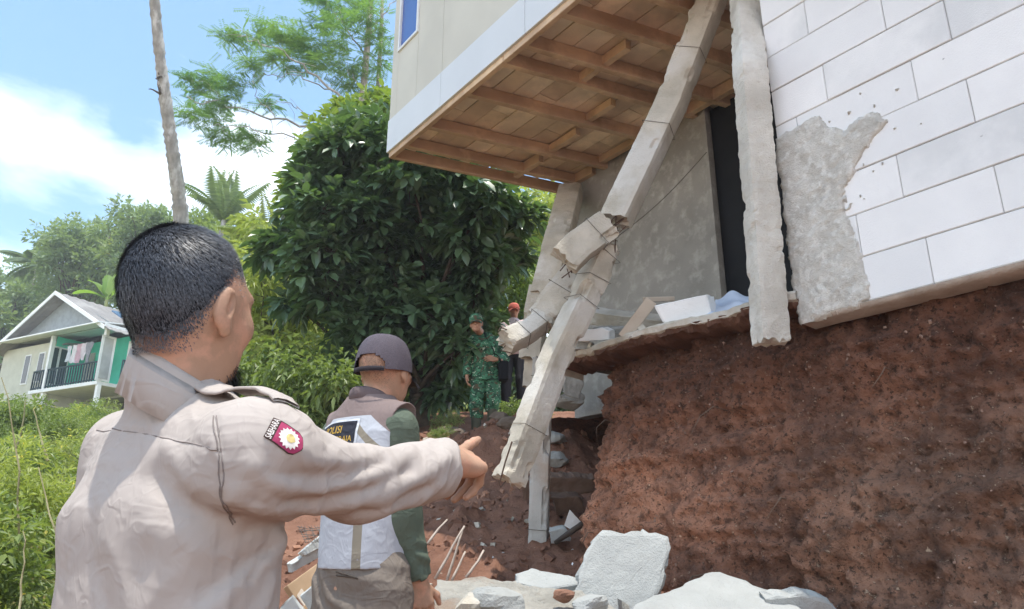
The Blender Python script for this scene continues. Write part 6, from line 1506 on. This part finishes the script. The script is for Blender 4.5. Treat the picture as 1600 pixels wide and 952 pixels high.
# small debris scattered on the heap and bank (too many to count)
mbv, mq, n0 = [], [], 0
r = np.random.default_rng(9)
def scatter(name, lab, n, xr, yr, sz, m, seed):
    r = np.random.default_rng(seed); Vs, Qs, k = [], [], 0
    for _ in range(n):
        x, y = r.uniform(*xr), r.uniform(*yr); s = sz*r.uniform(.3, 1)**1.5*np.array([1, r.uniform(.5, 1), r.uniform(.3, .8)]); c = A3(x, y, gz(x, y)+s[2]*.25)
        R_ = np.array(Matrix.Rotation(r.uniform(0, 6), 3, unit(r.normal(size=3)))); b = np.array([[i, j, l] for l in (-1, 1) for i, j in ((-1, -1), (1, -1), (1, 1), (-1, 1))])*s*(1+r.normal(0, .18, (8, 1)))
        Vs.append(b@R_.T+c); Qs.append(np.array([[3, 2, 1, 0], [4, 5, 6, 7], [0, 1, 5, 4], [1, 2, 6, 5], [2, 3, 7, 6], [3, 0, 4, 7]])+k); k += 8
    tag(mesh_np(name, np.vstack(Vs), np.vstack(Qs), m), lab, 'debris', kind='stuff')
scatter('gravel', 'pale concrete crumbs over the rubble heap', 350, (-.4, 1.5), (2.6, 4.3), .018, M['concrete'], 1)
scatter('rubble', 'broken concrete bits packed over the heap at the bottom', 70, (-.45, .75), (2.7, 3.45), .06, CL2, 12)
scatter('earth_crumbs', 'small clods over the red bank', 1700, (-1.6, .9), (3.4, 9.2), .03, M['soil'], 2)
scatter('rubble', 'broken bits of concrete and stone on the red bank', 60, (-1.2, .7), (4.4, 9.2), .03, M['concrete'], 3)
scatter('block_crumbs', 'tiny white crumbs on the red bank', 25, (-1.0, .5), (4.4, 8), .014, AW, 4)
# stones tumbled at the top of the bank under the floor
GS = 'stones heaped at the top of the bank beside the soldier'
sp = [((800, 600, 7.6), .13, 'brown', 'flat dark stone at the soldier\'s elbow height, nearest to him'), ((815, 628, 7.3), .12, 'brown', 'dark stone directly right of the soldier\'s knee'), ((862, 625, 7.0), .13, 'grey', 'grey stone behind the slanting column'), ((893, 628, 6.8), .15, 'grey', 'rough grey concrete lump under the end of the floor ledge'), ((828, 655, 7.0), .12, 'brown', 'brown stone under the others left of the slanting column'), ((868, 590, 7.3), .12, 'grey', 'pale grey block fragment above the grey stone'), ((785, 640, 7.8), .11, 'brown', 'low brown stone beside the soldier\'s raised boot'), ((715, 655, 8.6), .13, 'brown', 'stone embedded in the bank left of the soldier\'s boots'), ((700, 600, 9.0), .18, 'brown', 'broad dark stone among roots left of the soldier')]
for i, ((x, y, z), s, c, lab) in enumerate(sp): q_ = at(x, y, z); q_[2] = min(q_[2], gz(q_[0], q_[1])+s*.28) if i != 3 else q_[2]; rock('stone', q_, (s*.95, s*.8, s*.55), M['plaster_grey'] if c == 'grey' else mat('brown_stone_%d' % i, (.17, .13, .10), (.11, .08, .06), 8, .9, .6, 60), 20+i, lab, 'stone', GS)
C_('concrete_stub', 'short grey concrete stub standing under the left end of the floor ledge', 'concrete stub', [(880, 556), (905, 560), (912, 600), (905, 625), (882, 618)], 6.4, A3(.08, .16, 0), m=M['plaster_grey'], seed=8, uneven=.01)
# inside the washed-out hollow
C_('stone_slab', 'long brown stone slab lying across the hollow behind the vertical post', 'slab', [(815, 755), (855, 746), (928, 748), (930, 768), (880, 780), (818, 782)], 5.5, A3(.03, .18, -.02), m=mat('dirty_slab', (.20, .125, .09), (.13, .08, .055), 6, .9, .6, 60), seed=9)
C_('stone_slab', 'second brown slab under the long one, right of the vertical post', 'slab', [(862, 778), (905, 776), (915, 800), (870, 805)], 5.3, A3(.03, .15, -.03), m=mat('dirty_slab_b', (.16, .10, .07), (.10, .062, .045), 6, .9, .6, 60), seed=10)
C_('broken_tile', 'white triangular broken tile lying in the dark below the slabs', 'tile', [(882, 822), (890, 797), (906, 814), (916, 822), (896, 830)], 5.0, A3(.01, .012, -.005), m=AW, seed=11, uneven=.003, step=.05)
rock('plaster_bit', at(918, 820, 4.95), (.018, .018, .014), AW, 31, 'small white plaster bit right of the triangular tile', 'plaster bit')
C_('concrete_piece', 'small grey concrete piece at the foot of the vertical post', 'concrete piece', [(858, 830), (884, 826), (890, 845), (862, 850)], 4.95, A3(.02, .08, -.01), seed=12, uneven=.008)
mb = MB(); mb.tube([at(944, 796, 4.75), at(915, 815, 4.8), at(885, 836, 4.85), at(868, 848, 4.9)], (.018, .02, .019, .015), 7); tag(mb.build('branch', mat('dark_branch', (.07, .055, .045), (.045, .035, .03), 20, .8), None, True), 'dark broken branch poking out of the earth right of the vertical post', 'branch')
# on the floor ledge
ZF = 2.49
def ledge(px, n): return onZ(px, 500, ZF)
def lbox(name, lab, cat, c0, c1, py0, py1, z, dep, m, seed, **k): return C_(name, lab, cat, [(c0[0], c0[1]), (c1[0], c1[1]), (c1[0]+k.pop('dx', 0), c1[1]+py1), (c0[0]+k.pop('dx0', 0), c0[1]+py0)], z, dep, m=m, seed=seed, **k)
dep = WN*.11+WT*.0
C_('aerated_block', 'large white block lying on the floor ledge, right of the leaning timber', 'block', [(1021, 478), (1104, 460), (1110, 486), (1110, 492), (1042, 507), (1036, 503)], [4.4, 4.25, 4.22, 4.22, 4.35, 4.38], A3(.10, .11, .0), m=AW, seed=13, uneven=.004, rough=.002)
C_('aerated_block', 'small white block on the left end of the floor ledge', 'block', [(893, 519), (940, 512), (952, 517), (952, 531), (905, 534), (893, 531)], [4.95, 4.85, 4.83, 4.83, 4.92, 4.95], A3(.08, .10, .0), m=AW, seed=14, uneven=.004, rough=.002)
C_('concrete_piece', 'thin concrete flake under the small white block', 'concrete piece', [(884, 540), (905, 532), (925, 534), (912, 545), (890, 548)], [5.0, 5.0, 4.95, 4.95, 5.0], A3(.04, .08, .0), seed=15)
C_('fallen_beam', 'long pale beam fragment lying on the floor behind the leaning timber', 'beam', [(905, 486), (958, 490), (1040, 502), (1040, 516), (965, 514), (907, 506)], [5.35, 5.2, 4.85, 4.85, 5.2, 5.35], A3(.05, .12, 0), m=M['concrete'], seed=16, uneven=.006)
C_('fallen_beam', 'shorter grey beam fragment under the long pale one', 'beam', [(925, 512), (985, 514), (985, 530), (930, 532)], [5.05, 4.85, 4.85, 5.05], A3(.05, .10, 0), m=M['plaster_grey'], seed=17, uneven=.006)
def timber(name, lab, a, b, w_, t_, m=None):
    a, b = np.asarray(a), np.asarray(b); d = nz_(b-a); s = nz_(np.cross(d, CAM-a)); n_ = np.cross(s, d); mb = MB(); L_ = np.linalg.norm(b-a); P = []
    k = 1
    for i in range(k):
        q0, q1 = a+d*L_*i/k, a+d*L_*(i+1)/k; mb.box(q0-s*w_/2-n_*t_/2+n_*0.0008*(i % 2), d*(L_/k+.0005), s*w_, n_*t_)
    o = bevel(mb.build(name, m or M['wood'], None), .003); return tag(o, lab, 'timber')
PW = mat('pale_timber', (.50, .42, .34), (.38, .31, .24), 4, .8, .3, 40, stretch=(1, 1, 1))
PW2 = mat('yellow_timber', (.46, .32, .20), (.36, .24, .14), 4, .8, .3, 40)
timber('timber', 'short pale timber leaning diagonally on the floor ledge left of the large white block', at(974, 528, 4.62), at(1018, 470, 4.6), .075, .05, PW)
timber('timber', 'short timber stub lying flat from the top of the leaning one', at(1008, 468, 4.66), at(1050, 467, 4.72), .03, .07, PW)
def cloth_sheet():
    P0 = [(1098, 494), (1120, 474), (1150, 464), (1176, 462), (1180, 492), (1140, 500)]; V = []; nu, nv = 22, 12
    a, b, c, d = at(1096, 498, 4.25), at(1182, 494, 3.98), at(1182, 458, 4.25), at(1118, 466, 4.5)
    for i in range(nu):
        for j in range(nv):
            s, t = i/(nu-1), j/(nv-1); p = (a*(1-s)+b*s)*(1-t)+(d*(1-s)+c*s)*t; p = p+UP*(.02*math.sin(s*9+t*4)+.015*math.sin(t*13+s*3)); V.append(p)
    V = np.array(V); q = grid_faces(nu, nv); return tag(mesh_np('sack', np.vstack([V, V-UP*.02]), np.vstack([q, q[:, ::-1]+len(V)]), mat('pale_blue_sheet', (.52, .58, .68), (.44, .50, .60), 5, .5), None, True), 'crumpled pale blue sheet on the floor ledge behind the hanging column', 'sheet')
cloth_sheet()
r = np.random.default_rng(31); Vs, Qs, k = [], [], 0
for _ in range(90):
    s_ = r.uniform(1.98, 3.74); n_ = r.uniform(3.27, 3.9); s = .010+.03*r.random()**2.5; q = np.array([[i, j, l] for l in (-1, 1) for i, j in ((-1, -1), (1, -1), (1, 1), (-1, 1))])*s*r.uniform(.5, 1.2, 3)*(1+r.normal(0, .12, (8, 1)))
    Vs.append(q@rot_any(r).T+hs(s_, n_, 2.505-.02*(3.8-s_)+s*.5)); Qs.append(np.array([[3, 2, 1, 0], [4, 5, 6, 7], [0, 1, 5, 4], [1, 2, 6, 5], [2, 3, 7, 6], [3, 0, 4, 7]])+k); k += 8
tag(mesh_np('rubble', np.vstack(Vs), np.vstack(Qs), M['concrete']), 'crumbs of concrete on the floor ledge', 'rubble', kind='stuff')
# stakes
for i, (x0, y0, x1, y1, z) in enumerate(((680, 905, 726, 822, 4.0), (697, 912, 722, 830, 4.05), (706, 908, 727, 862, 4.1), (728, 903, 756, 860, 4.05), (668, 850, 699, 812, 4.3))):
    mb = MB(); q, ra = limb(at(x0, y0, z), at(x1, y1, z+.1), .009, .006, np.random.default_rng(i), .05, 6); mb.tube(q, ra, 6)
    tag(mb.build('stake', mat('cane_%d' % i, (.50, .42, .35), (.40, .33, .27), 20, .7), None, True), ['longest pale cane stake, first right of the capped man\'s forearm', 'second pale cane stake, crossing close beside the longest', 'short cane stake between the second and the slanting last one', 'slanting cane stake farthest right above the rubble', 'thick pale stake half hidden behind the capped man\'s elbow'][i], 'stake', 'cane stakes in the red earth')
# planks and boards lower left
timber('plank', 'long pale sawn timber beside the capped man\'s hip', at(452, 928, 3.7), at(520, 878, 3.9), .08, .06, PW2)
timber('plank', 'second sawn timber lying lower, cut by the bottom edge', at(452, 975, 3.5), at(524, 915, 3.75), .045, .04, PW2)
timber('plank', 'thin crosswise batten under the long sawn timber', at(462, 918, 3.75), at(498, 968, 3.55), .04, .03, PW)
CB = mat('white_board', (.50, .52, .50), (.42, .43, .41), 6, .8, .3, 80)
C_('board', 'long whitish board running up behind the capped man', 'board', [(445, 880), (478, 862), (520, 832), (520, 850), (480, 878), (448, 893)], [4.2, 4.3, 4.5, 4.5, 4.3, 4.2], A3(.02, .03, -.03), m=CB, seed=41, uneven=.004)
C_('board', 'whitish board piece overlapping the upper end of the long one', 'board', [(470, 862), (494, 842), (522, 822), (524, 842), (500, 856), (478, 868)], [4.22, 4.35, 4.45, 4.45, 4.3, 4.22], A3(.02, .03, -.02), m=CB, seed=42, uneven=.004)
C_('board', 'square pale board between the two sawn timbers', 'board', [(468, 932), (485, 918), (502, 945), (488, 965)], 3.5, A3(.01, .02, -.02), m=CB, seed=43, uneven=.003)
C_('board', 'pale board at the bottom left of the timber pile', 'board', [(436, 952), (456, 932), (480, 965), (450, 985)], 3.45, A3(.01, .02, -.02), m=CB, seed=44, uneven=.003)
# wire mesh
mb = MB(); r = np.random.default_rng(4)
for i in range(9): a = at(466+i*5, 822, 4.35); b = at(478+i*5, 848, 4.15); mb.tube([a, (a+b)/2+r.normal(0, .008, 3), b], .0018, 4)
for i in range(7): a = at(464+i*2, 823+i*4, 4.32-i*.02); b = at(508+i*2, 822+i*4, 4.38-i*.02); mb.tube([a, (a+b)/2+r.normal(0, .008, 3), b], .0018, 4)
o = mb.build('wire_mesh', M['wire']); tag(o, 'dark crumpled wire mesh left of the capped man', 'wire mesh')
# roots and bushes on top of the bank
for i, (x, y, z, s) in enumerate(((690, 618, 8.2, .28), (655, 640, 7.6, .25), (705, 585, 9.2, .35), (820, 500, 8.8, .5))):
    p = at(x, y, z); o = protos[i % 4].copy(); COL.objects.link(o)
    for ch in protos[i % 4].children: c = ch.copy(); COL.objects.link(c); c.parent = o
    o.location = (p[0], p[1], gz(p[0], p[1])-.05 if i < 3 else p[2]-.15); o.scale = (s, s, s); o.rotation_euler = (0, 0, i*1.3)
    if i == 3: o.location.z = gz(p[0], p[1])
    tag(o, ['small plant on the bank edge left of the soldier', 'sprawling plant on the bank behind the capped man\'s shoulder', 'leafy plant at the foot of the dark tree beside the soldier', 'green weed growing behind the cracked beam'][i], 'plant'); 
    if 'group' in o: del o['group']
# ================================================================== HAZE
hz = bpy.data.materials.new('haze_air'); hz.use_nodes = True; t = hz.node_tree; t.nodes.clear(); vo_ = N('ShaderNodeVolumePrincipled', t); vo_.inputs['Density'].default_value = .0017; vo_.inputs['Color'].default_value = (.90, .95, 1, 1); vo_.inputs['Anisotropy'].default_value = .2
t.links.new(vo_.outputs[0], N('ShaderNodeOutputMaterial', t).inputs['Volume'])
mb = MB(); mb.box((-180, -70, -2.5), (360, 0, 0), (0, 260, 0), (0, 0, 52)); tag(mb.build('haze', hz), 'thin pale air fading the far trees', 'haze', kind='stuff')
